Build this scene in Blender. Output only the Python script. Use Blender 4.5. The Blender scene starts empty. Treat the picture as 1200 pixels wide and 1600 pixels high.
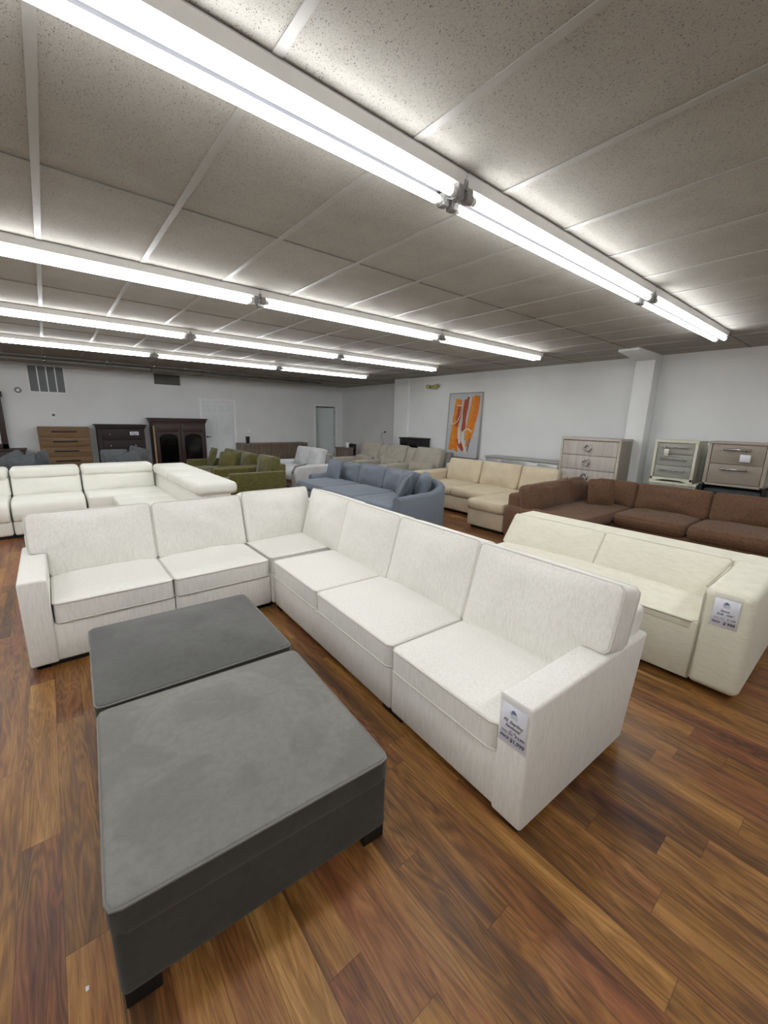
import bpy, bmesh, math, random
from mathutils import Matrix, Vector, Euler, noise
random.seed(7)
PI = math.pi
SC = bpy.context.scene
COL = SC.collection
V = Vector

# ------------------------------------------------------------------ materials
def srgb(r, g, b):
    f = lambda c: (c/255/12.92) if c/255 <= .04045 else ((c/255+.055)/1.055)**2.4
    return (f(r), f(g), f(b), 1)

class NT:
    def __init__(s, name):
        s.m = bpy.data.materials.new(name); s.m.use_nodes = True
        s.t = s.m.node_tree; s.n = s.t.nodes; s.l = s.t.links
        s.bsdf = s.n['Principled BSDF']
        s.tc = s.n.new('ShaderNodeTexCoord')
    def new(s, typ, **kw):
        n = s.n.new(typ)
        for k, v in kw.items(): setattr(n, k, v)
        return n
    def set(s, sock, v):
        if hasattr(v, 'is_linked') or isinstance(v, bpy.types.NodeSocket): s.l.new(v, sock)
        else: sock.default_value = v
    def math(s, op, a, b=None, c=None):
        n = s.new('ShaderNodeMath', operation=op)
        s.set(n.inputs[0], a)
        if b is not None: s.set(n.inputs[1], b)
        if c is not None: s.set(n.inputs[2], c)
        return n.outputs[0]
    def noise(s, vec, scale=5, detail=2, rough=.5, dist=0, dim='3D', w=None):
        n = s.new('ShaderNodeTexNoise', noise_dimensions=dim)
        s.l.new(vec, n.inputs['Vector'])
        n.inputs['Scale'].default_value = scale; n.inputs['Detail'].default_value = detail
        n.inputs['Roughness'].default_value = rough; n.inputs['Distortion'].default_value = dist
        if w is not None: s.set(n.inputs['W'], w)
        return n.outputs['Fac']
    def mapping(s, scale=(1,1,1), rot=(0,0,0), src='Object', loc=(0,0,0)):
        n = s.new('ShaderNodeMapping')
        s.l.new(s.tc.outputs[src] if isinstance(src, str) else src, n.inputs[0])
        n.inputs['Scale'].default_value = scale; n.inputs['Rotation'].default_value = rot
        n.inputs['Location'].default_value = loc
        return n.outputs[0]
    def ramp(s, fac, stops, interp='LINEAR'):
        n = s.new('ShaderNodeValToRGB'); n.color_ramp.interpolation = interp
        e = n.color_ramp.elements
        while len(e) < len(stops): e.new(.5)
        for el, (p, c) in zip(e, stops):
            el.position = p; el.color = c if len(c) == 4 else (*c, 1)
        s.l.new(fac, n.inputs[0]); return n.outputs[0]
    def mix(s, fac, a, b, mode='MIX'):
        n = s.new('ShaderNodeMix', data_type='RGBA', blend_type=mode)
        s.set(n.inputs[0], fac); s.set(n.inputs[6], a); s.set(n.inputs[7], b)
        return n.outputs[2]
    def bump(s, h, strength=.3, dist=.01, normal=None):
        n = s.new('ShaderNodeBump'); n.inputs['Strength'].default_value = strength
        n.inputs['Distance'].default_value = dist; s.l.new(h, n.inputs['Height'])
        if normal is not None: s.l.new(normal, n.inputs['Normal'])
        return n.outputs[0]
    def fin(s, col=None, rough=None, metal=None, normal=None, **kw):
        b = s.bsdf
        if col is not None: s.set(b.inputs['Base Color'], col)
        if rough is not None: s.set(b.inputs['Roughness'], rough)
        if metal is not None: s.set(b.inputs['Metallic'], metal)
        if normal is not None: s.l.new(normal, b.inputs['Normal'])
        for k, v in kw.items(): s.set(b.inputs[k.replace('_', ' ')], v)
        return s.m

def plain(name, c, rough=.5, metal=0, vary=.06, scale=12, spec=.5):
    t = NT(name); n = t.noise(t.mapping(), scale, 3)
    c = srgb(*c) if max(c) > 1 else (*c, 1)
    lo = tuple(x*(1-vary) for x in c[:3])+(1,); hi = tuple(min(1, x*(1+vary)) for x in c[:3])+(1,)
    return t.fin(t.ramp(n, [(.3, lo), (.7, hi)]), rough, metal, Specular_IOR_Level=spec)

def fabric(name, c, c2, streak=(40,40,7), amt=.5, rough=.9, bump=.25, weave=420, sheen=.1, patch=0):
    """woven upholstery: base colour, slub colour, streak scale per axis"""
    t = NT(name)
    st = t.noise(t.mapping(streak), 1.0, 4, .6)
    fi = t.noise(t.mapping((1,1,1)), weave*.35, 2, .6)
    a, b = srgb(*c), srgb(*c2)
    f = t.math('MULTIPLY', t.ramp(st, [(.42, (0,0,0)), (.72, (1,1,1))]), amt)
    col = t.mix(f, a, b)
    dk = tuple(x*.82 for x in a[:3])+(1,)
    col = t.mix(t.math('MULTIPLY', t.ramp(fi, [(.45, (0,0,0)), (.7, (1,1,1))]), .35), col, dk)
    if patch:
        pn = t.noise(t.mapping((1,1,1)), 4.5, 3, .55, .6)
        col = t.mix(t.math('MULTIPLY', t.ramp(pn, [(.47, (0,0,0)), (.58, (1,1,1))]), patch), col, tuple(x*.62 for x in a[:3])+(1,))
    h = t.math('ADD', t.math('MULTIPLY', fi, .6), t.math('MULTIPLY', st, .8))
    return t.fin(col, rough, 0, t.bump(h, bump, .004), Specular_IOR_Level=.2, Sheen_Weight=sheen)

def woodm(name, dark, light, axis='z', rough=.4, k=1):
    t = NT(name)
    sc = {'z': (18*k,18*k,1.2*k), 'x': (1.2*k,18*k,18*k), 'y': (18*k,1.2*k,18*k)}[axis]
    n = t.noise(t.mapping(sc), 1, 5, .6, .4)
    n2 = t.noise(t.mapping(tuple(4*x for x in sc)), 1, 2)
    col = t.ramp(t.math('ADD', t.math('MULTIPLY', n, .75), t.math('MULTIPLY', n2, .25)), [(.35, srgb(*dark)), (.65, srgb(*light))])
    return t.fin(col, rough, 0, t.bump(n2, .08, .002))

M = {}
M['cream'] = fabric('cream_chenille', (233,232,225), (204,201,193), (120,120,13), .5, bump=.18)
M['cream_pip'] = fabric('cream_welt', (212,209,201), (196,192,184), (30,30,30), .3, bump=.1)
M['ivory'] = fabric('ivory_tweed', (226,224,207), (204,200,180), (14,14,110), .5, bump=.2)
M['ivory_pip'] = fabric('ivory_welt', (192,189,172), (176,172,156), (30,30,30), .3, bump=.1)
M['velvet'] = fabric('grey_velvet', (124,123,118), (104,103,100), (34,34,34), .5, bump=.14, sheen=.2, patch=.42)
M['velvet_dark'] = fabric('charcoal_grey_velvet', (92,92,90), (78,78,76), (30,30,30), .5, bump=.12, sheen=.2, patch=.25)
M['velvet_side_shade'] = fabric('shaded_grey_velvet', (68,68,62), (54,54,50), (30,30,30), .5, bump=.12, sheen=.15, patch=.4)  # same velvet, darkened in colour for the shade on upright faces
M['velvet_pip'] = fabric('grey_velvet_welt', (116,115,111), (100,100,96), (14,14,14), .3, bump=.08, sheen=.3)
M['wleather'] = fabric('white_leather', (230,230,221), (220,220,210), (3,3,3), .5, rough=.5, bump=.06, weave=300, sheen=0)
M['seam'] = plain('seam_shadow_thread', (170,168,158), .8)
M['brown'] = fabric('brown_tweed', (112,84,64), (62,44,34), (40,40,110), .8, bump=.35)
M['tan'] = fabric('beige_leather', (200,187,162), (182,168,142), (5,5,5), .6, rough=.6, bump=.08, sheen=0)
M['blue'] = fabric('blue_weave', (116,124,135), (92,100,110), (40,40,100), .6, bump=.25)
M['green'] = fabric('olive_velvet', (90,86,44), (62,59,30), (10,10,22), .7, bump=.15, sheen=.25)
M['greige'] = fabric('greige_microfibre', (162,157,145), (140,136,125), (6,6,6), .6, bump=.1)
M['silver'] = fabric('light_grey_microfibre', (192,193,194), (172,174,176), (6,6,6), .6, bump=.1)
M['silver_dk'] = fabric('mid_grey_microfibre', (132,130,128), (112,110,108), (6,6,6), .6, bump=.1)
M['charcoal'] = fabric('charcoal_weave', (84,87,90), (60,63,66), (20,20,20), .6, bump=.2)
M['black'] = plain('black_plastic_feet', (14,13,12), .6)
M['blackgl'] = plain('black_gloss', (20,19,20), .35)
M['wall'] = None
M['white'] = plain('white_paint_trim', (248,249,250), .45, vary=.02)
M['doorw'] = plain('white_door_paint', (232,237,239), .4, vary=.02)
M['doorg'] = plain('grey_green_door_paint', (214,224,222), .5, vary=.03)
M['metal'] = plain('painted_white_steel', (215,214,210), .4, vary=.03)
M['dirty'] = plain('dusty_lampholder', (138,138,136), .6, vary=.2, scale=60)
M['chrome'] = plain('brushed_chrome', (190,188,184), .25, 1, vary=.05)
M['steel'] = plain('galvanised_conduit', (150,150,148), .4, .6)
M['oak'] = woodm('golden_oak', (100,76,46), (132,102,64), 'x', .55)
M['espresso'] = woodm('espresso_wood', (22,13,12), (36,21,18), 'x', .6)
M['mahog'] = woodm('dark_mahogany', (36,20,18), (58,34,30), 'z', .5)
M['ashwood'] = woodm('grey_brown_wood', (112,100,88), (146,132,118), 'z', .5)
M['slat'] = woodm('fluted_brown_wood', (104,90,78), (140,122,106), 'z', .5)
M['greyoak'] = woodm('pale_greige_oak', (176,168,160), (202,195,188), 'z', .5)
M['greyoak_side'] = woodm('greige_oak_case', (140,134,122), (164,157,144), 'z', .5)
M['greyoak_fr'] = woodm('greige_oak_frame', (178,172,160), (200,193,180), 'x', .5)
M['palegreen'] = woodm('pale_ivory_lacquer', (206,206,186), (222,221,203), 'z', .4)
M['greydr'] = woodm('grey_shagreen', (146,147,138), (166,166,156), 'x', .45)
M['taupe'] = plain('taupe_lacquer', (150,139,126), .35, vary=.04)
M['taupe_lt'] = plain('taupe_case_lacquer', (168,158,144), .35, vary=.04)
M['mirror'] = plain('antiqued_mirror', (190,192,192), .22, .45, vary=.03)
M['silverfr'] = plain('silver_leaf_frame', (176,176,174), .4, .2)
M['darkglass'] = plain('dark_cabinet_glass', (10,9,10), .08, 0, spec=.6)
M['paper'] = plain('white_card', (228,230,240), .35, vary=.01)
M['paperlt'] = plain('lavender_grey_card', (198,196,210), .4, vary=.02)
M['ink'] = plain('black_marker_ink', (22,20,30), .6)
M['inkblue'] = plain('blue_ink', (40,86,120), .6)
M['inkgrey'] = plain('grey_green_ink', (120,140,150), .6)
M['grille'] = plain('grey_grille', (112,117,117), .5)
M['grilledk'] = plain('dark_grille', (96,95,88), .6)
M['yellowed'] = plain('yellowed_plastic', (176,170,120), .5)
M['cardboard'] = plain('tan_board', (158,128,100), .8)
M['canvasgrey'] = plain('silver_grey_canvas', (200,203,206), .7, vary=.06, scale=20)
M['orange'] = plain('orange_paint', (226,126,24), .55, vary=.2, scale=25)
M['amber'] = plain('amber_paint', (224,146,40), .55, vary=.2, scale=25)
M['rust'] = plain('rust_red_paint', (172,72,38), .55, vary=.25, scale=25)
M['cream_paint'] = plain('cream_paint', (232,222,206), .55, vary=.08, scale=25)
M['slate_paint'] = plain('slate_paint', (118,124,128), .55, vary=.1)
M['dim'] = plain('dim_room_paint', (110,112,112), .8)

def mk_glassclear(name, tint=(1,1,1), alpha=.22, rough=.08, spec=.5):
    t = NT(name); n = t.noise(t.mapping(), 30, 2)
    r = t.math('MULTIPLY_ADD', n, .06, rough)
    return t.fin((*tint, 1), r, 0, Alpha=alpha, Specular_IOR_Level=spec)
M['vinyl'] = mk_glassclear('clear_vinyl_sleeve', (.8,.82,.86), .16, .3, .15)
M['tglass'] = mk_glassclear('table_glass', (.55,.6,.6), .45, .04)

def mk_emit(name, c, s):
    t = NT(name)
    n = t.noise(t.mapping((.6, 8, 8)), 1, 1)
    col = t.ramp(n, [(0, (c[0]*.97, c[1]*.98, c[2], 1)), (1, (*c, 1))])
    b = t.bsdf
    t.l.new(col, b.inputs['Emission Color']); b.inputs['Emission Strength'].default_value = s
    return t.fin((.9,.9,.9,1), .5)
TUBE = 13.0
M['tube'] = mk_emit('lit_fluorescent_tube', (.985, .992, 1.0), TUBE)

def mk_wall():
    t = NT('white_wall_paint')
    n = t.noise(t.mapping(), 1.2, 3); f = t.noise(t.mapping(), 180, 2)
    col = t.ramp(n, [(.3, srgb(232,234,234)), (.7, srgb(239,241,241))])
    return t.fin(col, .75, 0, t.bump(f, .06, .002), Specular_IOR_Level=.25)
M['wall'] = mk_wall()

def mk_ceiling():
    t = NT('mineral_fibre_ceiling_tile')
    base = t.noise(t.mapping(), 2.2, 4, .6)
    col = t.ramp(base, [(.3, srgb(162,160,152)), (.7, srgb(175,173,165))])
    # short worm-like fissures and pin holes
    d = t.noise(t.mapping(), 70, 2)
    mp = t.new('ShaderNodeVectorMath', operation='ADD')
    t.l.new(t.mapping((150, 92, 60), (0,0,.5)), mp.inputs[0])
    sc = t.new('ShaderNodeVectorMath', operation='SCALE'); t.l.new(t.tc.outputs['Object'], sc.inputs[0]); sc.inputs[3].default_value = 0
    dn = t.new('ShaderNodeTexNoise'); t.l.new(t.tc.outputs['Object'], dn.inputs['Vector']); dn.inputs['Scale'].default_value = 14
    sub = t.new('ShaderNodeVectorMath', operation='SCALE'); t.l.new(dn.outputs['Color'], sub.inputs[0]); sub.inputs[3].default_value = 5.0
    t.l.new(sub.outputs[0], mp.inputs[1])
    vo = t.new('ShaderNodeTexVoronoi'); t.l.new(mp.outputs[0], vo.inputs['Vector']); vo.inputs['Scale'].default_value = 1.0
    hole = t.ramp(vo.outputs['Distance'], [(.0, (1,1,1)), (.20, (1,1,1)), (.30, (0,0,0))])
    keep = t.new('ShaderNodeSeparateColor'); t.l.new(vo.outputs['Color'], keep.inputs[0])
    kf = t.ramp(keep.outputs[0], [(.35, (0,0,0)), (.8, (1,1,1))])
    vp = t.new('ShaderNodeTexVoronoi'); t.l.new(t.mapping((1,1,1)), vp.inputs['Vector']); vp.inputs['Scale'].default_value = 210
    pin = t.ramp(vp.outputs['Distance'], [(.20, (1,1,1)), (.36, (0,0,0))])
    f = t.math('MAXIMUM', t.math('MULTIPLY', hole, kf), t.math('MULTIPLY', pin, .5))
    col = t.mix(t.math('MULTIPLY', f, .8), col, srgb(72,69,65))
    h = t.math('SUBTRACT', 1.0, f)
    return t.fin(col, .9, 0, t.bump(h, .35, .004), Specular_IOR_Level=.15)
M['ceil'] = mk_ceiling()
M['tbar'] = plain('ceiling_tee_paint', (160,159,152), .5, vary=.04)
M['tgap'] = plain('dusty_tile_joint', (104,101,95), .8, vary=.2)
M['gap_shade'] = plain('tube_gap_shade', (52,52,54), 1, vary=.05, spec=0)  # dark colour that paints in the dimmer gap between the tubes

def mk_floor():
    t = NT('tigerwood_plank_floor')
    sx = t.new('ShaderNodeSeparateXYZ'); t.l.new(t.tc.outputs['Object'], sx.inputs[0])
    Wd, Ln = .118, 1.22
    u = t.math('DIVIDE', t.math('ADD', sx.outputs[0], 40.035), Wd)
    row = t.math('FLOOR', u); fu = t.math('SUBTRACT', u, row)
    wn = t.new('ShaderNodeTexWhiteNoise', noise_dimensions='1D'); t.l.new(row, wn.inputs['W'])
    v = t.math('DIVIDE', t.math('ADD', t.math('ADD', sx.outputs[1], 40.0), t.math('MULTIPLY', wn.outputs['Value'], Ln)), Ln)
    pid = t.math('FLOOR', v); fv = t.math('SUBTRACT', v, pid)
    cb = t.new('ShaderNodeCombineXYZ'); t.l.new(row, cb.inputs[0]); t.l.new(pid, cb.inputs[1])
    w2 = t.new('ShaderNodeTexWhiteNoise', noise_dimensions='2D'); t.l.new(cb.outputs[0], w2.inputs['Vector'])
    rnd = w2.outputs['Value']
    seed = t.math('MULTIPLY', rnd, 60)
    # broad dark bands, cathedral figure, fine grain: all run along the plank (Y)
    band = t.noise(t.mapping((10, .95, 1)), 1, 3, .55, .5, '4D', seed)
    fig = t.noise(t.mapping((9, 1.0, 1)), 1, 3, .5, .6, '4D', t.math('ADD', seed, 9))
    rings = t.math('FRACT', t.math('MULTIPLY', fig, 16))
    rings = t.ramp(rings, [(0, (.25,.25,.25)), (.5, (.75,.75,.75)), (1, (.25,.25,.25))])
    grain = t.noise(t.mapping((150, 4.5, 1)), 1, 4, .65, .2, '4D', seed)
    mixv = t.math('ADD', t.math('MULTIPLY', band, .57), t.math('ADD', t.math('MULTIPLY', rings, .2), t.math('MULTIPLY', grain, .23)))
    mixv = t.math('ADD', mixv, t.math('MULTIPLY', t.math('SUBTRACT', rnd, .5), .10))
    gold = t.ramp(mixv, [(.32, srgb(70,46,28)), (.42, srgb(104,70,36)), (.50, srgb(132,92,46)), (.58, srgb(154,110,58)), (.72, srgb(190,144,84))])
    red = t.ramp(mixv, [(.32, srgb(60,36,28)), (.42, srgb(96,58,40)), (.50, srgb(126,78,50)), (.58, srgb(144,92,58)), (.72, srgb(172,118,74))])
    w3 = t.new('ShaderNodeSeparateColor'); t.l.new(w2.outputs['Color'], w3.inputs[0])
    hue = t.noise(t.mapping((6, .9, 1)), 1, 2, .5, .4, '4D', t.math('ADD', seed, 53))
    hue = t.math('ADD', hue, t.math('MULTIPLY', t.math('SUBTRACT', w3.outputs[1], .5), .3))
    col = t.mix(t.ramp(hue, [(.48, (0,0,0)), (.72, (1,1,1))]), gold, red)
    pore = t.noise(t.mapping((340, 16, 1)), 1, 3, .7, .3, '4D', seed)
    col = t.mix(1.0, col, t.ramp(pore, [(.30, (.62,.60,.58)), (.50, (1,1,1)), (.70, (1.0,1.0,1.0))]), 'MULTIPLY')
    stain = t.noise(t.mapping((13, .8, 1)), 1, 3, .5, .8, '4D', t.math('ADD', seed, 77))
    col = t.mix(t.math('MULTIPLY', t.ramp(stain, [(.56, (0,0,0)), (.68, (1,1,1))]), .7), col, srgb(74,48,38))
    sap = t.noise(t.mapping((22, .35, 1)), 1, 2, .5, .3, '4D', t.math('ADD', seed, 31))
    col = t.mix(t.math('MULTIPLY', t.ramp(sap, [(.66, (0,0,0)), (.72, (1,1,1))]), .7), col, srgb(204,160,104))
    g1 = t.math('MINIMUM', fu, t.math('SUBTRACT', 1, fu))
    g2 = t.math('MULTIPLY', t.math('MINIMUM', fv, t.math('SUBTRACT', 1, fv)), Ln/Wd)
    gap = t.ramp(t.math('MINIMUM', g1, g2), [(.004, (0,0,0)), (.016, (1,1,1))])
    col = t.mix(t.math('MULTIPLY', t.math('SUBTRACT', 1, gap), .5), col, srgb(44,26,18))
    rough = t.math('MULTIPLY_ADD', grain, .16, .30)
    h = t.math('ADD', t.math('MULTIPLY', gap, 1), t.math('MULTIPLY', grain, .12))
    return t.fin(col, rough, 0, t.bump(h, .12, .002), Specular_IOR_Level=.4)
M['floor'] = mk_floor()

# ------------------------------------------------------------------ geometry helpers
def bm_new(): return bmesh.new()

def merge(bm, b2):
    me = bpy.data.meshes.new('tmp'); b2.to_mesh(me); b2.free(); bm.from_mesh(me); bpy.data.meshes.remove(me)

def rbox(bm, lo, hi, r=0, seg=3, fn=None, mat=0):
    """rounded box lo..hi; fn deforms its corners before rounding"""
    b = bmesh.new()
    vs = [b.verts.new((x, y, z)) for x in (lo[0], hi[0]) for y in (lo[1], hi[1]) for z in (lo[2], hi[2])]
    for f in ((0,1,3,2), (4,6,7,5), (0,4,5,1), (2,3,7,6), (0,2,6,4), (1,5,7,3)):
        b.faces.new([vs[i] for i in f])
    if fn:
        for v in b.verts: v.co = V(fn(v.co))
    bmesh.ops.recalc_face_normals(b, faces=b.faces)
    if r > 0:
        bmesh.ops.bevel(b, geom=list(b.edges), offset=r, segments=seg, affect='EDGES', profile=.5)
    for f in b.faces: f.material_index = mat; f.smooth = r > 0
    merge(bm, b)

def tube(bm, pts, rad, closed=False, seg=8, mat=0, caps=True):
    pts = [V(p) for p in pts]; n = len(pts); rings = []
    prev = None
    for i, p in enumerate(pts):
        a = pts[(i-1) % n] if (closed or i > 0) else p
        c = pts[(i+1) % n] if (closed or i < n-1) else p
        d = (c-a).normalized()
        if prev is None:
            up = V((0,0,1)) if abs(d.z) < .9 else V((1,0,0))
            s = d.cross(up).normalized()
        else:
            s = (prev - d*prev.dot(d))
            s = s.normalized() if s.length > 1e-6 else d.orthogonal().normalized()
        prev = s; t = d.cross(s)
        rr = rad[i] if isinstance(rad, (list, tuple)) else rad
        rings.append([bm.verts.new(p + (s*math.cos(2*PI*k/seg) + t*math.sin(2*PI*k/seg))*rr) for k in range(seg)])
    for i in range(n if closed else n-1):
        a, c = rings[i], rings[(i+1) % n]
        for k in range(seg):
            f = bm.faces.new((a[k], a[(k+1) % seg], c[(k+1) % seg], c[k])); f.smooth = True; f.material_index = mat
    if not closed and caps:
        for rg in (rings[0], rings[-1]):
            f = bm.faces.new(rg); f.material_index = mat

def cyl(bm, p0, p1, r, seg=16, mat=0, r1=None):
    tube(bm, [p0, p1], [r, r if r1 is None else r1], False, seg, mat)

def lathe(bm, o, prof, seg=24, mat=0):
    o = V(o); rings = []
    for (r, z) in prof:
        rings.append([bm.verts.new(o+V((r*math.cos(2*PI*k/seg), r*math.sin(2*PI*k/seg), z))) for k in range(seg)])
    for a, c in zip(rings, rings[1:]):
        for k in range(seg):
            f = bm.faces.new((a[k], a[(k+1) % seg], c[(k+1) % seg], c[k])); f.smooth = True; f.material_index = mat
    bm.faces.new(rings[0][::-1]); bm.faces.new(rings[-1])

def rrect(hu, hw, rc, notch=None, n=84):
    """outline (u,w) of a rounded rectangle, optional corner notch (side, a, b) cut at the bottom; evenly sampled"""
    P = [(-hu, -hw), (hu, -hw), (hu, hw), (-hu, hw)]
    if notch:
        s, a, b = notch
        if s > 0: P = [(-hu, -hw), (hu-a, -hw), (hu-a, -hw+b), (hu, -hw+b), (hu, hw), (-hu, hw)]
        else: P = [(-hu+a, -hw), (hu, -hw), (hu, hw), (-hu, hw), (-hu, -hw+b), (-hu+a, -hw+b)]
    out = []
    m = len(P)
    for i, p in enumerate(P):
        p = V(p); a = V(P[i-1]); c = V(P[(i+1) % m])
        d1 = (a-p); d2 = (c-p); r = min(rc, d1.length*.45, d2.length*.45)
        q1 = p+d1.normalized()*r; q2 = p+d2.normalized()*r
        for k in range(7):
            t = k/6
            out.append(q1*(1-t)**2 + p*2*t*(1-t) + q2*t*t)
    # resample
    L = [0]
    for i in range(len(out)): L.append(L[-1]+(out[(i+1) % len(out)]-out[i]).length)
    tot = L[-1]; res = []; j = 0
    for k in range(n):
        s = tot*k/n
        while L[j+1] < s: j += 1
        f = (s-L[j])/max(1e-9, L[j+1]-L[j])
        res.append(out[j].lerp(out[(j+1) % len(out)], f))
    return res

def frame(o, u, w):
    u = V(u).normalized(); w = V(w).normalized(); nn = u.cross(w)
    m = Matrix.Identity(4)
    for i, c in enumerate((u, w, nn)):
        for r in range(3): m[r][i] = c[r]
    for r in range(3): m[r][3] = o[r]
    return m

def cush(bm, F, hu, hw, t, crown=(.03, .02), r=.02, rc=.04, notch=None, bulge=.006, wr=.004, centre=None, pip=None, prad=.0055, seed=0, n=84, pipb=True, dome=2.0):
    """boxed cushion in frame F (u, w in plane, n = front). Returns nothing; piping loops go into pip"""
    ol = rrect(hu, hw, rc, notch, n)
    c = V(centre) if centre else V((0, 0))
    if notch and not centre:
        s, a, b = notch; c = V((-s*a*.5, b*.5))
    ds = [0, .12, .35, .65, 1.0]
    fr = [.1, .22, .36, .5, .64, .78, .9]
    def ring(side, kind, val):
        vs = []
        for p in ol:
            d = p-c; R = d.length
            if kind == 'd': s = 1-(val*r)/R
            else: s = 1-(r/R)-(1-r/R)*val
            dist = (1-s)*R
            # crown weight from distance to the true edges
            q = c+d*s
            wgt = 0
            if kind == 'f':
                pw_ = 1.25+dome*.75
                wgt = (1-min(1, abs(q.x/hu))**pw_)*(1-min(1, abs(q.y/hw))**pw_)*(1-(1-val)**7)
            h = t/2 + crown[0 if side > 0 else 1]*wgt
            if dist < r: h -= r-math.sqrt(max(0, r*r-(r-dist)**2))
            if wr and kind == 'f':
                h += wr*wgt*2*noise.noise(V((q.x*7+seed*3.1, q.y*7, seed)))
            vs.append(bm.verts.new(F @ V((q.x, q.y, side*h))))
        return vs
    chain = []
    wc = (1-abs(c.x/hu)**2.5)*(1-abs(c.y/hw)**2.5)
    wz = wr*wc*2*noise.noise(V((c.x*7+seed*3.1, c.y*7, seed)))
    cf = bm.verts.new(F @ V((c.x, c.y, t/2+crown[0]*wc+wz)))
    cb = bm.verts.new(F @ V((c.x, c.y, -t/2-crown[1]*wc-wz)))
    for val in reversed(fr): chain.append(ring(1, 'f', val))
    for dv in reversed(ds): chain.append(ring(1, 'd', dv))
    # side band
    for z in (.40, .15, -.15, -.40):
        vs = []
        for p in ol:
            d = (p-c).normalized()
            q = p + d*bulge*(1-abs(z)*.9)
            vs.append(bm.verts.new(F @ V((q.x, q.y, z*(t-2*r)))))
        chain.append(vs)
    for dv in ds: chain.append(ring(-1, 'd', dv))
    for val in fr: chain.append(ring(-1, 'f', val))
    N = len(ol)
    for k in range(N):
        bm.faces.new((cf, chain[0][k], chain[0][(k+1) % N])).smooth = True
        bm.faces.new((cb, chain[-1][(k+1) % N], chain[-1][k])).smooth = True
    for a, b in zip(chain, chain[1:]):
        for k in range(N):
            f = bm.faces.new((a[k], b[k], b[(k+1) % N], a[(k+1) % N])); f.smooth = True
    if pip is not None:
        for side in ((1, -1) if pipb else (1,)):
            tube(pip, [F @ V((p.x + (p-c).normalized().x*.001, p.y + (p-c).normalized().y*.001, side*(t/2-r*.55))) for p in ol], prad, True, 6)

def prism(bm, pts2, axis, a0, a1, r=0, mat=0, fn=None):
    """extrude polygon pts2 along axis ('x': pts=(y,z); 'y': pts=(x,z); 'z': pts=(x,y))"""
    b = bmesh.new()
    def mk(p, a): return {'x': (a, p[0], p[1]), 'y': (p[0], a, p[1]), 'z': (p[0], p[1], a)}[axis]
    A = [b.verts.new(mk(p, a0)) for p in pts2]; B = [b.verts.new(mk(p, a1)) for p in pts2]
    b.faces.new(A); b.faces.new(B[::-1])
    for i in range(len(A)):
        j = (i+1) % len(A); b.faces.new((A[i], B[i], B[j], A[j]))
    if fn:
        for v in b.verts: v.co = V(fn(v.co))
    bmesh.ops.recalc_face_normals(b, faces=b.faces)
    if r > 0: bmesh.ops.bevel(b, geom=list(b.edges), offset=r, segments=3, affect='EDGES', profile=.5)
    for f in b.faces: f.material_index = mat; f.smooth = r > 0
    merge(bm, b)

# ------------------------------------------------------------------ objects
def link(name, bm, mats, parent=None, inv=None):
    if inv is not None: bm.transform(inv)
    bmesh.ops.recalc_face_normals(bm, faces=bm.faces)
    me = bpy.data.meshes.new(name); bm.to_mesh(me); bm.free()
    for m in (mats if isinstance(mats, (list, tuple)) else [mats]): me.materials.append(m)
    o = bpy.data.objects.new(name, me); COL.objects.link(o)
    if parent is not None: o.parent = parent
    return o

class Thing:
    """an Empty at the thing's base; parts are given in world (local=False) or local coordinates"""
    def __init__(s, name, label, cat, loc=(0,0,0), rz=0, group=None, local=True):
        s.o = bpy.data.objects.new(name, None); COL.objects.link(s.o)
        s.o.empty_display_size = .1
        s.o.location = loc; s.o.rotation_euler = (0, 0, rz)
        s.o['label'] = label; s.o['category'] = cat
        if group: s.o['group'] = group
        s.local = local
        s.inv = (Matrix.Translation(loc) @ Matrix.Rotation(rz, 4, 'Z')).inverted()
    def part(s, name, bm, mat, parent=None, label=None):
        o = link(name, bm, mat, parent or s.o, None if s.local else s.inv)
        if label: o['label'] = label
        return o

def one(name, bm, mat, label, cat, loc=(0,0,0), rz=0, group=None):
    o = link(name, bm, mat); o.location = loc; o.rotation_euler = (0, 0, rz)
    o['label'] = label; o['category'] = cat
    if group: o['group'] = group
    return o

def struct(name, bm, mat, parent=None):
    o = link(name, bm, mat, parent)
    if parent is None: o['kind'] = 'structure'
    return o

def copy_thing(src, name_label, loc, rz=None, group=None, cat=None):
    r = src.copy(); COL.objects.link(r); r.location = loc
    if rz is not None: r.rotation_euler = (0, 0, rz)
    r['label'] = name_label
    if group: r['group'] = group
    for ch in list(src.children):
        c = ch.copy(); COL.objects.link(c); c.parent = r
        for g in ch.children:
            d = g.copy(); COL.objects.link(d); d.parent = c
    return r

def text_bm(bm, s, F, size, mat=0, shear=0, bold=0, align='CENTER', depth=.0004):
    cu = bpy.data.curves.new('txt', 'FONT'); cu.body = s; cu.size = size; cu.align_x = align; cu.align_y = 'CENTER'
    cu.shear = shear; cu.extrude = depth; cu.offset = bold; cu.resolution_u = 3
    o = bpy.data.objects.new('txt', cu); COL.objects.link(o)
    bpy.context.view_layer.update()
    me = bpy.data.meshes.new_from_object(o.evaluated_get(bpy.context.evaluated_depsgraph_get()))
    bpy.data.objects.remove(o); bpy.data.curves.remove(cu)
    me.transform(F)
    for p in me.polygons: p.material_index = mat
    k = len(bm.faces); bm.from_mesh(me); bm.faces.ensure_lookup_table()
    for f in bm.faces[k:]: f.material_index = mat
    bpy.data.meshes.remove(me)

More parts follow.
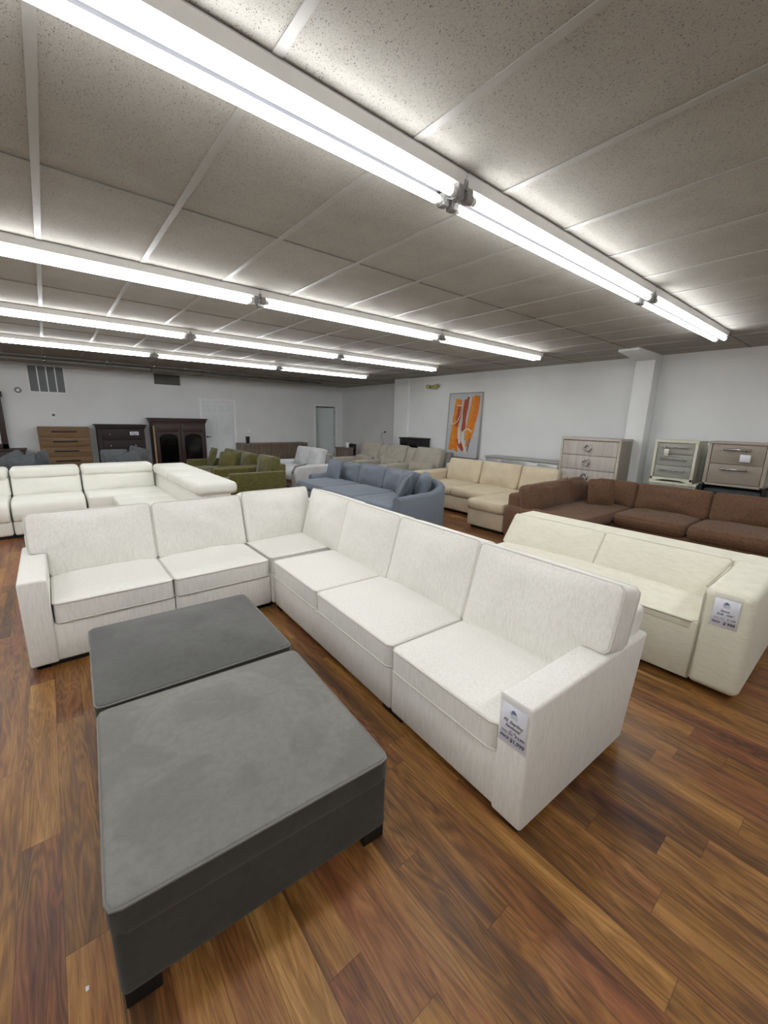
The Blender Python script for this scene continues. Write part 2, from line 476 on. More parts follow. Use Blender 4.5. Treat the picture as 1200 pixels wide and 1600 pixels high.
# ------------------------------------------------------------------ room
CH = 2.737
XR, XRB, YB, XL, YF = 7.93, 8.66, 13.25, -5.6, -4.6
b = bm_new(); rbox(b, (XL, YF, -.08), (XRB+.1, YB+1.6, 0)); struct('floor', b, M['floor'])
b = bm_new(); rbox(b, (XL, YF, CH), (XRB+.1, YB+1.6, CH+.05)); struct('ceiling', b, M['ceil'])
# tee bars
b = bm_new()
k = 0
x = .105-.6096*9
while x < XRB:
    rbox(b, (x-.017, YF, CH-.005), (x+.017, YB, CH+.01)); x += .6096
y = 2.745-1.2192*6
while y < YB:
    rbox(b, (XL, y-.006, CH-.004), (XRB, y+.006, CH+.01), mat=1); y += 1.2192
struct('trim_1', b, [M['tbar'], M['tgap']])

# back wall with a doorway
D2a, D2b, DH = 7.56, 8.42, 2.03
b = bm_new()
rbox(b, (XL, YB, 0), (D2a, YB+.12, CH)); rbox(b, (D2b, YB, 0), (XRB+.1, YB+.12, CH)); rbox(b, (D2a, YB, DH), (D2b, YB+.12, CH))
struct('wall_back', b, M['wall'])
b = bm_new()
rbox(b, (XRB, 9.28, 0), (XRB+.1, YB, CH))
struct('wall_recess', b, M['wall'])
b = bm_new()
rbox(b, (XR, YF, 0), (XR+.1, 9.28, CH)); rbox(b, (XR+.1, 9.18, 0), (XRB+.1, 9.28, CH))
struct('wall_right', b, M['wall'])
b = bm_new(); rbox(b, (XL-.1, YF, 0), (XL, YB+.12, CH)); struct('wall_left', b, M['wall'])
b = bm_new(); rbox(b, (XL-.1, YF-.1, 0), (XR+.1, YF, CH)); struct('wall_front', b, M['wall'])
# room beyond the doorway
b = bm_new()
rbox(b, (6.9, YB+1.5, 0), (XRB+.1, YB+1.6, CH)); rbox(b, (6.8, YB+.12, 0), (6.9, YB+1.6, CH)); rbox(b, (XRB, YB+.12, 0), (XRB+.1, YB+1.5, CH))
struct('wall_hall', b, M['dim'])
# pilaster, column, haunch
b = bm_new(); rbox(b, (XR-.05, 8.70, 0), (XR+.02, 9.285, CH), .004); struct('trim_2', b, M['wall'])
b = bm_new()
rbox(b, (7.64, 2.62, 0), (XR+.01, 2.90, CH), .004)
prism(b, [(6.93, CH), (6.93, CH-.035), (7.66, CH-.10), (7.66, CH)], 'y', 2.615, 2.905, .003)
struct('trim_3', b, M['wall'])
b = bm_new()
for lo, hi in (((XL, YB-.012, 0), (3.55, YB+.01, .10)), ((4.75, YB-.012, 0), (D2a-.07, YB+.01, .10))): rbox(b, lo, hi, .003)
struct('baseboard_back', b, M['white'])
b = bm_new(); rbox(b, (XR-.012, YF, 0), (XR+.01, 2.62, .10), .003); rbox(b, (XR-.012, 2.90, 0), (XR+.01, 8.7, .10), .003); struct('baseboard_right', b, M['white'])

# door_1: closed six panel door
b = bm_new()
dx0, dx1 = 3.70, 4.60
rbox(b, (dx0, YB-.012, .005), (dx1, YB-.002, DH))
d1 = struct('door_1', b, M['doorw'])
b = bm_new()
for (z0, z1) in ((.20, .86), (1.0, 1.62), (1.72, 1.93)):
    for k in (0, 1):
        a = dx0+.11+k*.395; c = a+.285
        for lo, hi in (((a, YB-.018, z0), (c, YB-.008, z0+.02)), ((a, YB-.018, z1-.02), (c, YB-.008, z1)), ((a, YB-.018, z0), (a+.02, YB-.008, z1)), ((c-.02, YB-.018, z0), (c, YB-.008, z1))):
            rbox(b, lo, hi, .003, 2)
        rbox(b, (a+.05, YB-.018, z0+.05), (c-.05, YB-.008, z1-.05), .006, 2)
struct('door_panels', b, M['doorw'], d1)
b = bm_new()
for lo, hi in (((dx0-.085, YB-.024, 0), (dx0-.004, YB+.01, DH+.08)), ((dx1+.004, YB-.024, 0), (dx1+.085, YB+.01, DH+.08)), ((dx0-.004, YB-.022, DH+.004), (dx1+.004, YB+.01, DH+.078))): rbox(b, lo, hi, .006)
struct('door_frame', b, M['white'], d1)
b = bm_new(); cyl(b, (dx0+.07, YB-.01, .98), (dx0+.07, YB-.05, .98), .024); cyl(b, (dx0+.07, YB-.045, .98), (dx0+.17, YB-.05, .98), .010)
struct('door_handle', b, M['blackgl'], d1)

# door_2: leaf swung into the room beyond, hinged on the right jamb
ang = math.radians(24)
b = bm_new(); rbox(b, (-.80, -.02, .01), (-.02, .02, 2.0), .004)
d2 = struct('door_2', b, M['doorg']); d2.location = (D2b-.01, YB+.10, 0); d2.rotation_euler = (0, 0, -ang)
b = bm_new()
for z in (.25, 1.0, 1.78): cyl(b, (-.012, -.028, z), (-.012, -.028, z+.1), .010)
struct('hinge', b, M['chrome'], d2)
b = bm_new()
for lo, hi in (((D2a-.07, YB-.02, 0), (D2a-.002, YB+.005, DH+.07)), ((D2b+.002, YB-.02, 0), (D2b+.07, YB+.005, DH+.07)), ((D2a-.002, YB-.018, DH), (D2b+.002, YB+.005, DH+.068)), ((D2a-.004, YB, 0), (D2a+.015, YB+.12, DH)), ((D2b-.015, YB, 0), (D2b+.004, YB+.12, DH))): rbox(b, lo, hi, .003, 2)
struct('trim_4', b, M['white'])

# conduit at the back of the ceiling
def conduit(nm, y, z, r, lab):
    t = Thing(nm, lab, 'pipe', (2.0, y, z))
    b = bm_new(); cyl(b, (-6.8, 0, 0), (4.9, 0, 0), r, 10); t.part('pipe', b, M['steel'])
    for x in (-4.4, -1.9, .1, 1.3, 2.9, 4.2):
        b = bm_new(); cyl(b, (x, 0, 0), (x+.06, 0, 0), r*1.6, 10); t.part('coupling', b, M['chrome'])
    for x in (-3.2, -.8, .8, 2.2, 3.6):
        b = bm_new(); rbox(b, (x-.012, -r*2, -r*1.1), (x+.012, r*2, CH-z), .002); t.part('strap', b, M['steel'])
conduit('conduit_pipe', 11.2, CH-.028, .013, 'thin steel conduit along the ceiling, nearer one before the back wall')
conduit('conduit_pipe', 11.75, CH-.05, .03, 'thicker grey pipe on the ceiling close to the back wall')

# fluorescent strip fixtures: one built with its parts, the others copied
def make_fixture(label, loc):
    t = Thing('fluorescent_light', label, 'ceiling light', loc, group='fluorescent strip lights on the ceiling')
    b = bm_new()
    L = 1.199
    prism(b, [(-.062, 0), (-.070, -.012), (-.066, -.062), (-.045, -.070), (.045, -.070), (.066, -.062), (.070, -.012), (.062, 0)], 'x', -L, L, .0)
    t.part('housing', b, M['metal'])
    b = bm_new(); rbox(b, (-1.14, -.030, -.0725), (1.14, .060, -.066), .001); t.part('gap_shade', b, M['gap_shade'])  # added dark strip, stands in for the dimmer gap between the tubes
    for yy in (-.047, .047):
        b = bm_new(); cyl(b, (-1.118, yy, -.098), (1.118, yy, -.098), .0195, 18)
        tb = t.part('tube', b, M['tube'])
        for sx in (-1, 1):
            b = bm_new(); cyl(b, (sx*1.118, yy, -.098), (sx*1.150, yy, -.098), .0195, 16)
            t.part('tube_cap', b, M['metal'], tb)
        for sx in (-1, 1):
            b = bm_new()
            rbox(b, (sx*1.169-.02, yy-.023, -.120), (sx*1.169+.02, yy+.023, -.062), .006)
            cyl(b, (sx*1.147, yy, -.098), (sx*1.155, yy, -.098), .024, 16)
            t.part('lampholder', b, M['dirty'])
    for sx in (-1, 1):
        b = bm_new(); rbox(b, (sx*1.192-.007, -.068, -.078), (sx*1.192+.007, .068, -.0005), .003); t.part('end_plate', b, M['dirty'])
        b = bm_new(); tube(b, [(sx*1.179, -.06, -.078), (sx*1.184, -.02, -.108), (sx*1.174, .02, -.09), (sx*1.184, .055, -.075)], .0035, False, 6); t.part('wire', b, M['dirty'])
    return t.o
ROWS = [(1.535, 'nearest row'), (3.93, 'second row'), (6.27, 'third row'), (8.68, 'fourth row'), (-.9, 'row over the viewer')]
XS = [(5.25, 'right-end section'), (2.849, 'middle section'), (.448, 'left section'), (-1.953, 'section beyond the left edge'), (-4.354, 'furthest left section')]
proto = None
for ri, (yy, rn) in enumerate(ROWS):
    for xi, (xx, xn) in enumerate(XS):
        lab = 'lit fluorescent strip light, %s of the %s' % (xn, rn)
        if proto is None: proto = make_fixture(lab, (xx, yy, CH-.002))
        else: copy_thing(proto, lab, (xx, yy, CH-.002))

# wall grilles
t = Thing('return_air_grille', 'tall grey return air grille with white bars high on the back wall', 'vent', (.135, YB, 2.08))
b = bm_new(); rbox(b, (-.33, -.012, .012), (.33, .0, .60)); t.part('louvre', b, M['grille'])
b = bm_new()
for x in (-.345, -.165, .005, .175, .345): rbox(b, (x-.012, -.024, 0), (x+.012, .002, .61), .003)
rbox(b, (-.357, -.024, -.012), (.357, .002, .012), .003); rbox(b, (-.357, -.024, .60), (.357, .002, .622), .003)
t.part('frame', b, M['white'])
b = bm_new()
for i in range(24): rbox(b, (-.33, -.020, .02+i*.024), (.33, -.010, .028+i*.024))
t.part('slat', b, M['grille'])
t = Thing('supply_vent', 'small dull grey supply vent high on the back wall', 'vent', (2.80, YB, 2.44))
b = bm_new(); rbox(b, (-.33, -.03, 0), (.33, 0, .27), .006); t.part('frame', b, M['grilledk'])
b = bm_new()
for i in range(9): rbox(b, (-.30, -.036, .025+i*.026), (.30, -.028, .036+i*.026))
rbox(b, (-.01, -.04, .02), (.01, -.028, .25)); t.part('slat', b, M['grilledk'])

# small wall fittings
t = Thing('smoke_detector', 'small round white detector on the back wall left of the grille', 'detector', (-.43, YB, 2.10))
b = bm_new(); cyl(b, (0, 0, 0), (0, -.02, 0), .065, 24); t.part('base', b, M['grille'])
b = bm_new(); cyl(b, (0, -.02, 0), (0, -.04, 0), .04, 24, 0, .03); t.part('dome', b, M['white'])
t = Thing('thermostat', 'small square thermostat on a white plate above the oak chest', 'thermostat', (.16, YB, 1.54))
b = bm_new(); rbox(b, (-.055, -.012, -.07), (.055, 0, .07), .004); t.part('plate', b, M['white'])
b = bm_new(); rbox(b, (-.03, -.03, -.03), (.03, -.012, .03), .004); t.part('body', b, M['grille'])
t = Thing('light_switch', 'white light switch on the back wall right of the closed door', 'switch', (5.08, YB, 1.16))
b = bm_new(); rbox(b, (-.036, -.008, -.058), (.036, 0, .058), .003); t.part('plate', b, M['white'])
b = bm_new(); rbox(b, (-.008, -.018, -.016), (.008, -.006, .016), .002); t.part('toggle', b, M['white'])
t = Thing('exit_emergency_light', 'yellowed twin-head emergency light high on the right wall', 'emergency light', (XR, 7.73, 2.44))
b = bm_new(); rbox(b, (-.07, -.09, -.03), (0, .09, .07), .01); t.part('housing', b, M['yellowed'])
for s in (-1, 1):
    b = bm_new(); cyl(b, (-.05, s*.15, .04), (-.13, s*.15, .03), .045, 18, 0, .058); cyl(b, (-.04, s*.08, .03), (-.05, s*.15, .04), .014, 8)
    t.part('lamp_head', b, M['yellowed'])
t = Thing('wall_outlet', 'wall outlet with a dangling wire on the recessed wall', 'outlet', (XRB, 10.6, 1.22))
b = bm_new(); rbox(b, (-.008, -.04, -.06), (0, .04, .06), .003); t.part('plate', b, M['white'])
b = bm_new(); rbox(b, (-.035, -.025, -.03), (-.006, .025, .03), .004); t.part('plug', b, M['blackgl'])
b = bm_new(); tube(b, [(-.03, 0, 0), (-.05, .1, -.03), (-.05, .17, -.12), (-.04, .1, -.3), (-.04, -.05, -.5), (-.03, -.12, -.75), (-.03, -.2, -1.2)], .006, False, 6); t.part('wire', b, M['grille'])

# ------------------------------------------------------------------ main cream sectional (world coordinates)
S = Thing('sectional_sofa', 'large cream chenille corner sectional filling the middle of the floor behind the grey ottomans', 'sofa', (1.345, 3.13, 0), local=False)
PV = V((1.345, 3.13, 0)); TH = math.radians(-2.05)
RW = Matrix.Translation(PV) @ Matrix.Rotation(TH, 4, 'Z') @ Matrix.Translation(-PV)
def up(): return V((0, 0, 1))
# plinth feet
b = bm_new()
rbox(b, (-.235, 3.165, 0), (1.345, 3.215, .045)); rbox(b, (-.235, 3.165, 0), (-.17, 3.93, .045)); rbox(b, (1.25, 3.165, 0), (1.345, 3.25, .045))
S.part('plinth', b, M['black'])
for (x, y) in ((1.40, .70), (1.40, 1.44), (1.40, 1.53), (2.10, .70), (2.10, 1.44), (1.40, 3.05)):
    b = bm_new(); rbox(b, (x-.04, y-.04, 0), (x+.04, y+.04, .05), .003); b.transform(RW); S.part('foot', b, M['black'])
# bases
b = bm_new(); rbox(b, (-.13, 3.142, .032), (.585, 3.98, .29), .016); S.part('base', b, M['cream'])
b = bm_new(); rbox(b, (.592, 3.142, .032), (1.333, 3.98, .29), .016); S.part('base', b, M['cream'])
b = bm_new(); rbox(b, (1.338, 3.125, .032), (2.28, 4.0, .29), .016); S.part('base', b, M['cream'])
b = bm_new(); rbox(b, (1.347, 1.487, .032), (2.20, 3.10, .29), .016); b.transform(RW); S.part('base', b, M['cream'])
b = bm_new(); rbox(b, (1.347, .77, .032), (2.20, 1.480, .29), .016); b.transform(RW); S.part('base', b, M['cream'])
# arms
def rake(y0, y1, dy, z1):
    return lambda c: (c.x, c.y + (dy*c.z/z1 if c.y > (y0+y1)/2 else 0), c.z)
b = bm_new(); rbox(b, (-.262, 3.128, .032), (-.118, 3.90, .598), .014, fn=rake(3.1, 3.9, .12, .6)); S.part('arm', b, M['cream'])
b = bm_new(); rbox(b, (1.335, .638, .032), (2.20, .782, .585), .014, fn=lambda c: (c.x + (.14*c.z/.6 if c.x > 1.8 else 0), c.y, c.z)); b.transform(RW); S.part('arm', b, M['cream'])
# back frames
def bkw(c): return (c.x, c.y + .17*(c.z/.72), c.z)
b = bm_new(); rbox(b, (-.235, 3.80, .10), (1.333, 3.96, .715), .03, fn=bkw); S.part('back_frame', b, M['cream'])
b = bm_new(); rbox(b, (1.338, 3.80, .10), (2.28, 3.96, .715), .03, fn=bkw); S.part('back_frame', b, M['cream'])
def bkx(c): return (c.x + .17*(c.z/.72), c.y, c.z)
for (y0, y1) in ((3.10, 3.95), (1.487, 3.095), (.67, 1.48)):
    b = bm_new(); rbox(b, (2.03, y0, .10), (2.19, y1, .715), .03, fn=bkx); b.transform(RW); S.part('back_frame', b, M['cream'])
# seat cushions: u = x, w = y, n = z
def seat(x0, x1, y0, y1, z0, z1, xf, seed, crown=.028):
    p = bm_new(); b = bm_new()
    F = xf @ frame(((x0+x1)/2, (y0+y1)/2, (z0+z1)/2), (1,0,0), (0,1,0))
    cush(b, F, (x1-x0)/2, (y1-y0)/2, z1-z0, (crown, .0), .016, .03, pip=p, seed=seed, bulge=.001)
    o = S.part('seat_cushion', b, M['cream']); S.part('piping', p, M['cream_pip'], o)
I4 = Matrix.Identity(4)
seat(-.108, .583, 3.134, 3.85, .285, .43, I4, 1)
seat(.596, 1.322, 3.134, 3.85, .285, .43, I4, 2)
seat(1.352, 2.06, 3.16, 3.86, .285, .435, I4, 3, .012)
seat(1.340, 2.08, 2.335, 3.085, .285, .435, RW, 4)
seat(1.340, 2.08, 1.488, 2.328, .285, .43, RW, 5)
seat(1.340, 2.08, .790, 1.476, .285, .425, RW, 6)
# back cushions
def backc(o0, u, lean, width, height, thick, xf, seed, notch=None, crown=(.045, .02)):
    """o0 = front bottom centre; u = width direction; lean = backward direction (unit) """
    L = V(lean); wdir = (V((0,0,1))*math.cos(.27) + L*math.sin(.27))
    nn = V(u).cross(wdir)
    o = V(o0) + wdir*(height/2) - nn*(thick/2)
    F = xf @ frame(o, u, wdir)
    p = bm_new(); b = bm_new()
    cush(b, F, width/2, height/2, thick, crown, .018, .032, notch=notch, pip=p, seed=seed, bulge=.012, wr=.007)
    ob = S.part('back_cushion', b, M['cream']); S.part('piping', p, M['cream_pip'], ob)
LB = (0, 1, 0); LR = (1, 0, 0)
backc((.187, 3.70, .425), (1,0,0), LB, .80, .475, .19, I4, 11, (-1, .10, .185))
backc((.972, 3.70, .425), (1,0,0), LB, .745, .470, .19, I4, 12)
backc((1.715, 3.705, .430), (1,0,0), LB, .70, .487, .19, I4, 13)
backc((1.90, 3.345, .430), (0,-1,0), LR, .75, .490, .19, RW, 14)
backc((1.88, 2.62, .425), (0,-1,0), LR, .735, .495, .19, RW, 15)
backc((1.88, 1.865, .420), (0,-1,0), LR, .76, .50, .19, RW, 16)
backc((1.87, 1.06, .415), (0,-1,0), LR, .82, .505, .19, RW, 17, (1, .125, .185))

# ------------------------------------------------------------------ ottomans
def ottoman(label, loc, rz, w, d, topm, seed):
    t = Thing('ottoman', label, 'ottoman', loc, rz, 'grey velvet ottomans in front of the sectional')
    b = bm_new()
    rbox(b, (.003, .003, .05), (w-.003, d-.003, .325), .022, 4); t.part('base', b, M['velvet_side_shade'])
    p = bm_new(); b = bm_new()
    F = frame((w/2, d/2, .318), (1,0,0), (0,1,0))
    cush(b, F, w/2, d/2, .102, (.044, 0), .012, .035, pip=p, seed=seed, bulge=.003, wr=.004, n=120, pipb=False, prad=.0042)
    bmesh.ops.recalc_face_normals(b, faces=b.faces)
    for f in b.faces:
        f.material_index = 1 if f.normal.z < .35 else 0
    o = t.part('top_cushion', b, [topm, M['velvet_side_shade']]); t.part('piping', p, M['velvet_pip'] if seed == 1 else M['velvet'], o)
    for (x, y) in ((.056, .056), (w-.056, .056), (.056, d-.056), (w-.056, d-.056)):
        b = bm_new(); rbox(b, (x-.045, y-.045, 0), (x+.045, y+.045, .055), .004); t.part('foot', b, M['black'])
    b = bm_new(); rbox(b, (.10, .05, .018), (w-.10, d-.10, .052)); t.part('underframe', b, M['black'])
    return t
ottoman('grey velvet storage ottoman nearest the viewer, lighter of the two', (-.036, 1.030, 0), math.radians(-3.6), .888, .885, M['velvet'], 1)
ottoman('darker grey velvet ottoman between the lighter one and the cream sectional', (.012, 1.945, 0), math.radians(-2.4), .905, .825, M['velvet_dark'], 2)

# ------------------------------------------------------------------ price tags
def tag(label, F, w, h, lines, group):
    """F: frame at the tag's centre, u right, w up, n out"""
    t = Thing('price_tag', label, 'price tag', F.to_translation(), 0, group)
    R = F.copy(); R.translation = (0,0,0)
    b = bm_new(); rbox(b, (-w/2, -h/2, .0), (w/2, h/2, .0012), .0003, 1); b.transform(R); t.part('card', b, M['paper'])
    b = bm_new(); rbox(b, (-w/2, -h/2+.001, .0013), (w/2, -h/2+h*.24, .0017)); b.transform(R); t.part('price_band', b, M['paperlt'])
    b = bm_new(); rbox(b, (-w/2-.008, -h/2-.008, -.001), (w/2+.008, h/2+.032, .0034), .0006, 1); b.transform(R); t.part('sleeve', b, M['vinyl'], label='clear vinyl sleeve')
    b = bm_new()
    # emblem: blue diamond over pale lines
    c = (-.002, h*.36)
    for (dx, dy, s, mi) in ((0, 0, .013, 0), (-.009, -.008, .008, 1), (.010, -.006, .006, 1)):
        vs = [b.verts.new((c[0]+dx+a*s, c[1]+dy+e*s*.75, .0019)) for a, e in ((-1, 0), (0, -1), (1, 0), (0, 1))]
        f = b.faces.new(vs); f.material_index = mi
    for i in range(2):
        rbox(b, (-.016, h*.255-i*.008, .0017), (.016, h*.255+.003-i*.008, .0020), mat=1)
    b.transform(R); t.part('emblem', b, [M['inkblue'], M['inkgrey']])
    b = bm_new()
    for (s, x, y, size, sh, bold) in lines:
        text_bm(b, s, R @ Matrix.Translation((x*w, y*h, .0019)), size, 0, sh, bold)
    t.part('lettering', b, M['ink'])
F1 = RW @ frame((1.3335, .711, .472), (0, -1, 0), (0, 0, 1))
tag('white price tag reading $1,999 on the front of the cream sectional arm', F1, .112, .165,
    [('FS. Sterling', -.02, .07, .019, .35, .0004), ('Sectional', -.02, -.05, .018, .35, .0004), ('00 - 00', .0, -.165, .010, .2, 0),
     ('Comp. Value', -.22, -.225, .0095, .2, .0002), ('$ 2,999', .28, -.215, .013, .25, .0004), ('PRICE', -.30, -.38, .0145, .0, .0007), ('$1,999', .20, -.38, .023, .1, .0011)], 'price tags on sofa arms')
F2 = frame((2.982, .437, .535), (0, -1, 0), (.045, 0, 1))

# ------------------------------------------------------------------ ivory block sofa on the right
T2 = Thing('block_sofa', 'ivory low block sofa with one wide arm, behind the right end of the sectional', 'sofa', (3.5, 1.3, 0), local=False)
b = bm_new(); rbox(b, (3.06, .42, 0), (3.95, 2.2, .05)); T2.part('plinth', b, M['black'])
b = bm_new(); rbox(b, (2.985, .555, .035), (4.02, 2.30, .421), .006, 2); T2.part('base', b, M['ivory'])
b = bm_new()
rbox(b, (2.965, .300, .03), (4.03, .560, .665), .045, 5, fn=lambda c: (c.x+(.03*(c.z/.66) if c.x < 3.5 else 0), c.y+.012*(c.z/.66)*(1 if c.y < .4 else 0), c.z + (.02 if c.x > 3.5 and c.z > .3 else 0)))
ar = T2.part('arm', b, M['ivory'])
p = bm_new()
tube(p, [(2.972, .552, .05), (2.984, .553, .30), (2.998, .553, .60), (3.03, .555, .640)], .006, False, 6)
tube(p, [(3.03, .555, .655), (3.3, .556, .668), (3.68, .556, .682)], .006, False, 6)
tube(p, [(2.985, .328, .08), (2.995, .330, .30), (3.008, .333, .60), (3.03, .335, .640)], .006, False, 6)
T2.part('piping', p, M['ivory_pip'], ar)
b = bm_new(); p = bm_new()
F = frame((3.32, 1.43, .398), (1,0,0), (0,1,0))
cush(b, F, .3375, .868, .056, (.024, 0), .010, .03, pip=p, seed=21, bulge=.001, pipb=False)
o = T2.part('seat_cushion', b, M['ivory']); T2.part('piping', p, M['ivory_pip'], o)
# back: wedge body + two panels
b = bm_new()
prism(b, [(3.52, .10), (3.52, .40), (3.70, .660), (3.74, .682), (4.0, .682), (4.04, .655), (4.04, .05)], 'y', .345, 2.34, .022)
T2.part('back_frame', b, M['ivory'])
sl = V((3.715-3.515, 0, .672-.405)); hl = sl.length
for (y0, y1, sd) in ((.56, 1.432, 1), (1.438, 2.335, 2)):
    b = bm_new(); p = bm_new()
    F = frame(V((3.515, (y0+y1)/2, .405))+sl*.5+V((-.008, 0, .004)), (0,-1,0), sl)
    cush(b, F, (y1-y0)/2, hl/2, .05, (.024, 0), .012, .02, pip=p, seed=30+sd, pipb=False, prad=.004)
    o = T2.part('back_cushion', b, M['ivory']); T2.part('piping', p, M['ivory_pip'], o)
tag('white price tag reading $999 on the wide arm of the ivory block sofa', F2, .118, .165,
    [('Stone', -.04, .07, .018, .4, .0004), ('Sofa  104"', -.02, -.06, .019, .4, .0004), ('Comp. Value', -.22, -.215, .0095, .2, .0002),
     ('$ 1,599', .28, -.205, .013, .25, .0004), ('PRICE', -.30, -.38, .0145, .0, .0007), ('$ 999', .22, -.38, .024, .1, .0011)], 'price tags on sofa arms')

# ------------------------------------------------------------------ white leather reclining sectional (left)
W = Thing('reclining_sectional', 'white leather reclining sectional with padded headrests behind the cream sectional at left', 'sofa', (.6, 7.2, 0), local=False)
b = bm_new(); rbox(b, (-1.9, 6.95, 0), (1.25, 7.9, .045)); rbox(b, (.70, 5.05, 0), (1.7, 7.9, .045)); W.part('plinth', b, M['black'])
segs = [(-2.05, -1.285), (-1.275, -.495), (-.485, .300), (.310, 1.27)]
for (a, c) in segs:
    b = bm_new(); rbox(b, (a, 6.87, .045), (c, 7.85, .235), .03, 3); W.part('base', b, M['wleather'])
    b = bm_new()
    if c < 1:
        prism(b, [(6.845, .225), (6.83, .33), (6.85, .43), (6.93, .485), (7.10, .50), (7.7, .47), (7.7, .22)], 'x', a+.006, c-.006, .03)
        W.part('seat_cushion', b, M['wleather'])
    else:
        rbox(b, (a+.006, 6.84, .225), (c, 7.7, .485), .04, 4); W.part('seat_cushion', b, M['wleather'])
    b = bm_new(); F = frame(((a+c)/2, 7.60, .575), (1,0,0), (0,.20,1))
    cush(b, F, (c-a)/2-.006, .145, .16, (.03, .0), .03, .03, seed=int(a*10), bulge=.004); W.part('back_cushion', b, M['wleather'])
    b = bm_new(); rbox(b, (a+.005, 7.50, .695), (c-.005, 7.86, .845), .055, 5); W.part('headrest', b, M['wleather'])
    b = bm_new(); rbox(b, (a+.01, 7.70, .045), (c-.01, 7.9, .74), .04, 3); W.part('back_frame', b, M['wleather'])
# right wing
for (y0, y1) in ((4.98, 5.72), (5.73, 6.46), (6.47, 7.45)):
    b = bm_new(); rbox(b, (.60, y0, .045), (1.70, y1, .47), .05, 4); W.part('seat_cushion', b, M['wleather'])
b = bm_new(); rbox(b, (1.27, 4.99, .40), (1.66, 7.86, .74), .03, 4, fn=lambda c: (c.x+(.05*(c.z-.4)/.3 if c.x < 1.4 else 0), c.y, c.z)); W.part('back_cushion', b, M['wleather'])
for (y0, y1) in ((4.95, 5.75), (5.755, 6.50), (6.505, 7.48)):
    b = bm_new(); rbox(b, (1.245, y0, .685), (1.735, y1, .835), .06, 5); W.part('headrest', b, M['wleather'])

# ------------------------------------------------------------------ generic background sofa in local frame: x along width, front at y=0, back at +y
def sofa(name, label, loc, rz, m, W_, D, seat_h, arm_h, back_h, arms=(1,1), arm_w=.16, nseat=3, nback=3, back_t=.22, seat_t=.17, feet=True, lean=.2, group=None, pip=None, armr=.03, seatx=.05, crown=.03, base_z=.06):
    t = Thing(name, label, 'sofa', loc, rz, group)
    x0 = arm_w if arms[0] else 0; x1 = W_-(arm_w if arms[1] else 0)
    b = bm_new(); rbox(b, (x0-.01, .03, base_z), (x1+.01, D-.06, seat_h-seat_t+.02), .02); t.part('base', b, m)
    for i, a in enumerate(arms):
        if not a: continue
        xa = 0 if i == 0 else W_-arm_w
        b = bm_new(); rbox(b, (xa, 0, base_z), (xa+arm_w, D-.04, arm_h), armr, 4); t.part('arm', b, m)
    b = bm_new(); rbox(b, (x0-.01 if arms[0] else 0, D-back_t, base_z), (x1+.01 if arms[1] else W_, D-.02, back_h-.14), .04, 4, fn=lambda c: (c.x, c.y+.06*c.z, c.z)); t.part('back_frame', b, m)
    sw = (x1-x0)/nseat
    for i in range(nseat):
        b = bm_new(); F = frame((x0+sw*(i+.5), (D-back_t)/2-seatx/2+.02, seat_h-seat_t/2), (1,0,0), (0,1,0))
        cush(b, F, sw/2-.005, (D-back_t)/2+seatx/2, seat_t, (crown, 0), .03, .05, seed=i+3, n=56, bulge=.01); t.part('seat_cushion', b, m)
    bw = (x1-x0)/max(1, nback); H_ = back_h-seat_h+.02
    for i in range(nback):
        wd = V((0, math.sin(lean), math.cos(lean))); nn = V((1,0,0)).cross(wd)
        o = V((x0+bw*(i+.5), D-back_t-.06, seat_h-.01)) + wd*(H_/2) - nn*.04
        b = bm_new(); cush(b, frame(o, (1,0,0), wd), bw/2-.006, H_/2, .17, (.05, .02), .04, .06, seed=i+13, n=56, bulge=.012, wr=.008); t.part('back_cushion', b, m)
    if feet:
        for (x, y) in ((.08, .08), (W_-.08, .08), (.08, D-.12), (W_-.08, D-.12)):
            b = bm_new(); rbox(b, (x-.03, y-.03, 0), (x+.03, y+.03, base_z+.01)); t.part('foot', b, M['black'])
    return t

def pillow(label, loc, u, w, s, m, name='throw_pillow', t=.10, group='throw pillows', hw=None, seed=0):
    b = bm_new(); F = frame((0,0,0), u, w)
    ol_n = 64
    cush(b, F, s/2, (hw or s)/2, .03, (t/2, t/2), .012, .05, seed=seed, n=ol_n, wr=.008, bulge=0, dome=1.6)
    return one(name, b, m, label, 'cushion', loc, 0, group)

RZ = -PI/2    # furniture facing the left of the photo (-X)
# brown sectional: long run along the right wall plus a return
Bn = Thing('corner_sectional', 'brown tweed corner sectional behind the ivory block sofa, before the chests', 'sofa', (6.2, 2.0, 0), local=False)
b = bm_new(); rbox(b, (4.86, 2.45, .05), (6.95, 3.22, .30), .03); Bn.part('base', b, M['brown'])
b = bm_new(); rbox(b, (5.85, -1.2, .05), (6.95, 2.45, .30), .03); Bn.part('base', b, M['brown'])
b = bm_new(); rbox(b, (4.86, 3.02, .05), (6.95, 3.24, .66), .05, 4); Bn.part('back_frame', b, M['brown'])
b = bm_new(); rbox(b, (6.78, -1.2, .05), (6.98, 3.24, .68), .05, 4); Bn.part('back_frame', b, M['brown'])
b = bm_new(); rbox(b, (4.80, 2.50, .04), (4.99, 3.26, .50), .08, 5); Bn.part('arm', b, M['brown'])
def bseat(x0, x1, y0, y1, seed):
    b = bm_new(); F = frame(((x0+x1)/2, (y0+y1)/2, .37), (1,0,0), (0,1,0))
    cush(b, F, (x1-x0)/2-.004, (y1-y0)/2-.004, .16, (.03, 0), .04, .06, seed=seed, n=56, bulge=.012); Bn.part('seat_cushion', b, M['brown'])
bseat(4.98, 6.60, 2.22, 3.0, 1); bseat(5.80, 6.60, 1.38, 2.21, 2); bseat(5.80, 6.60, .55, 1.37, 3); bseat(5.80, 6.60, -.3, .54, 4)
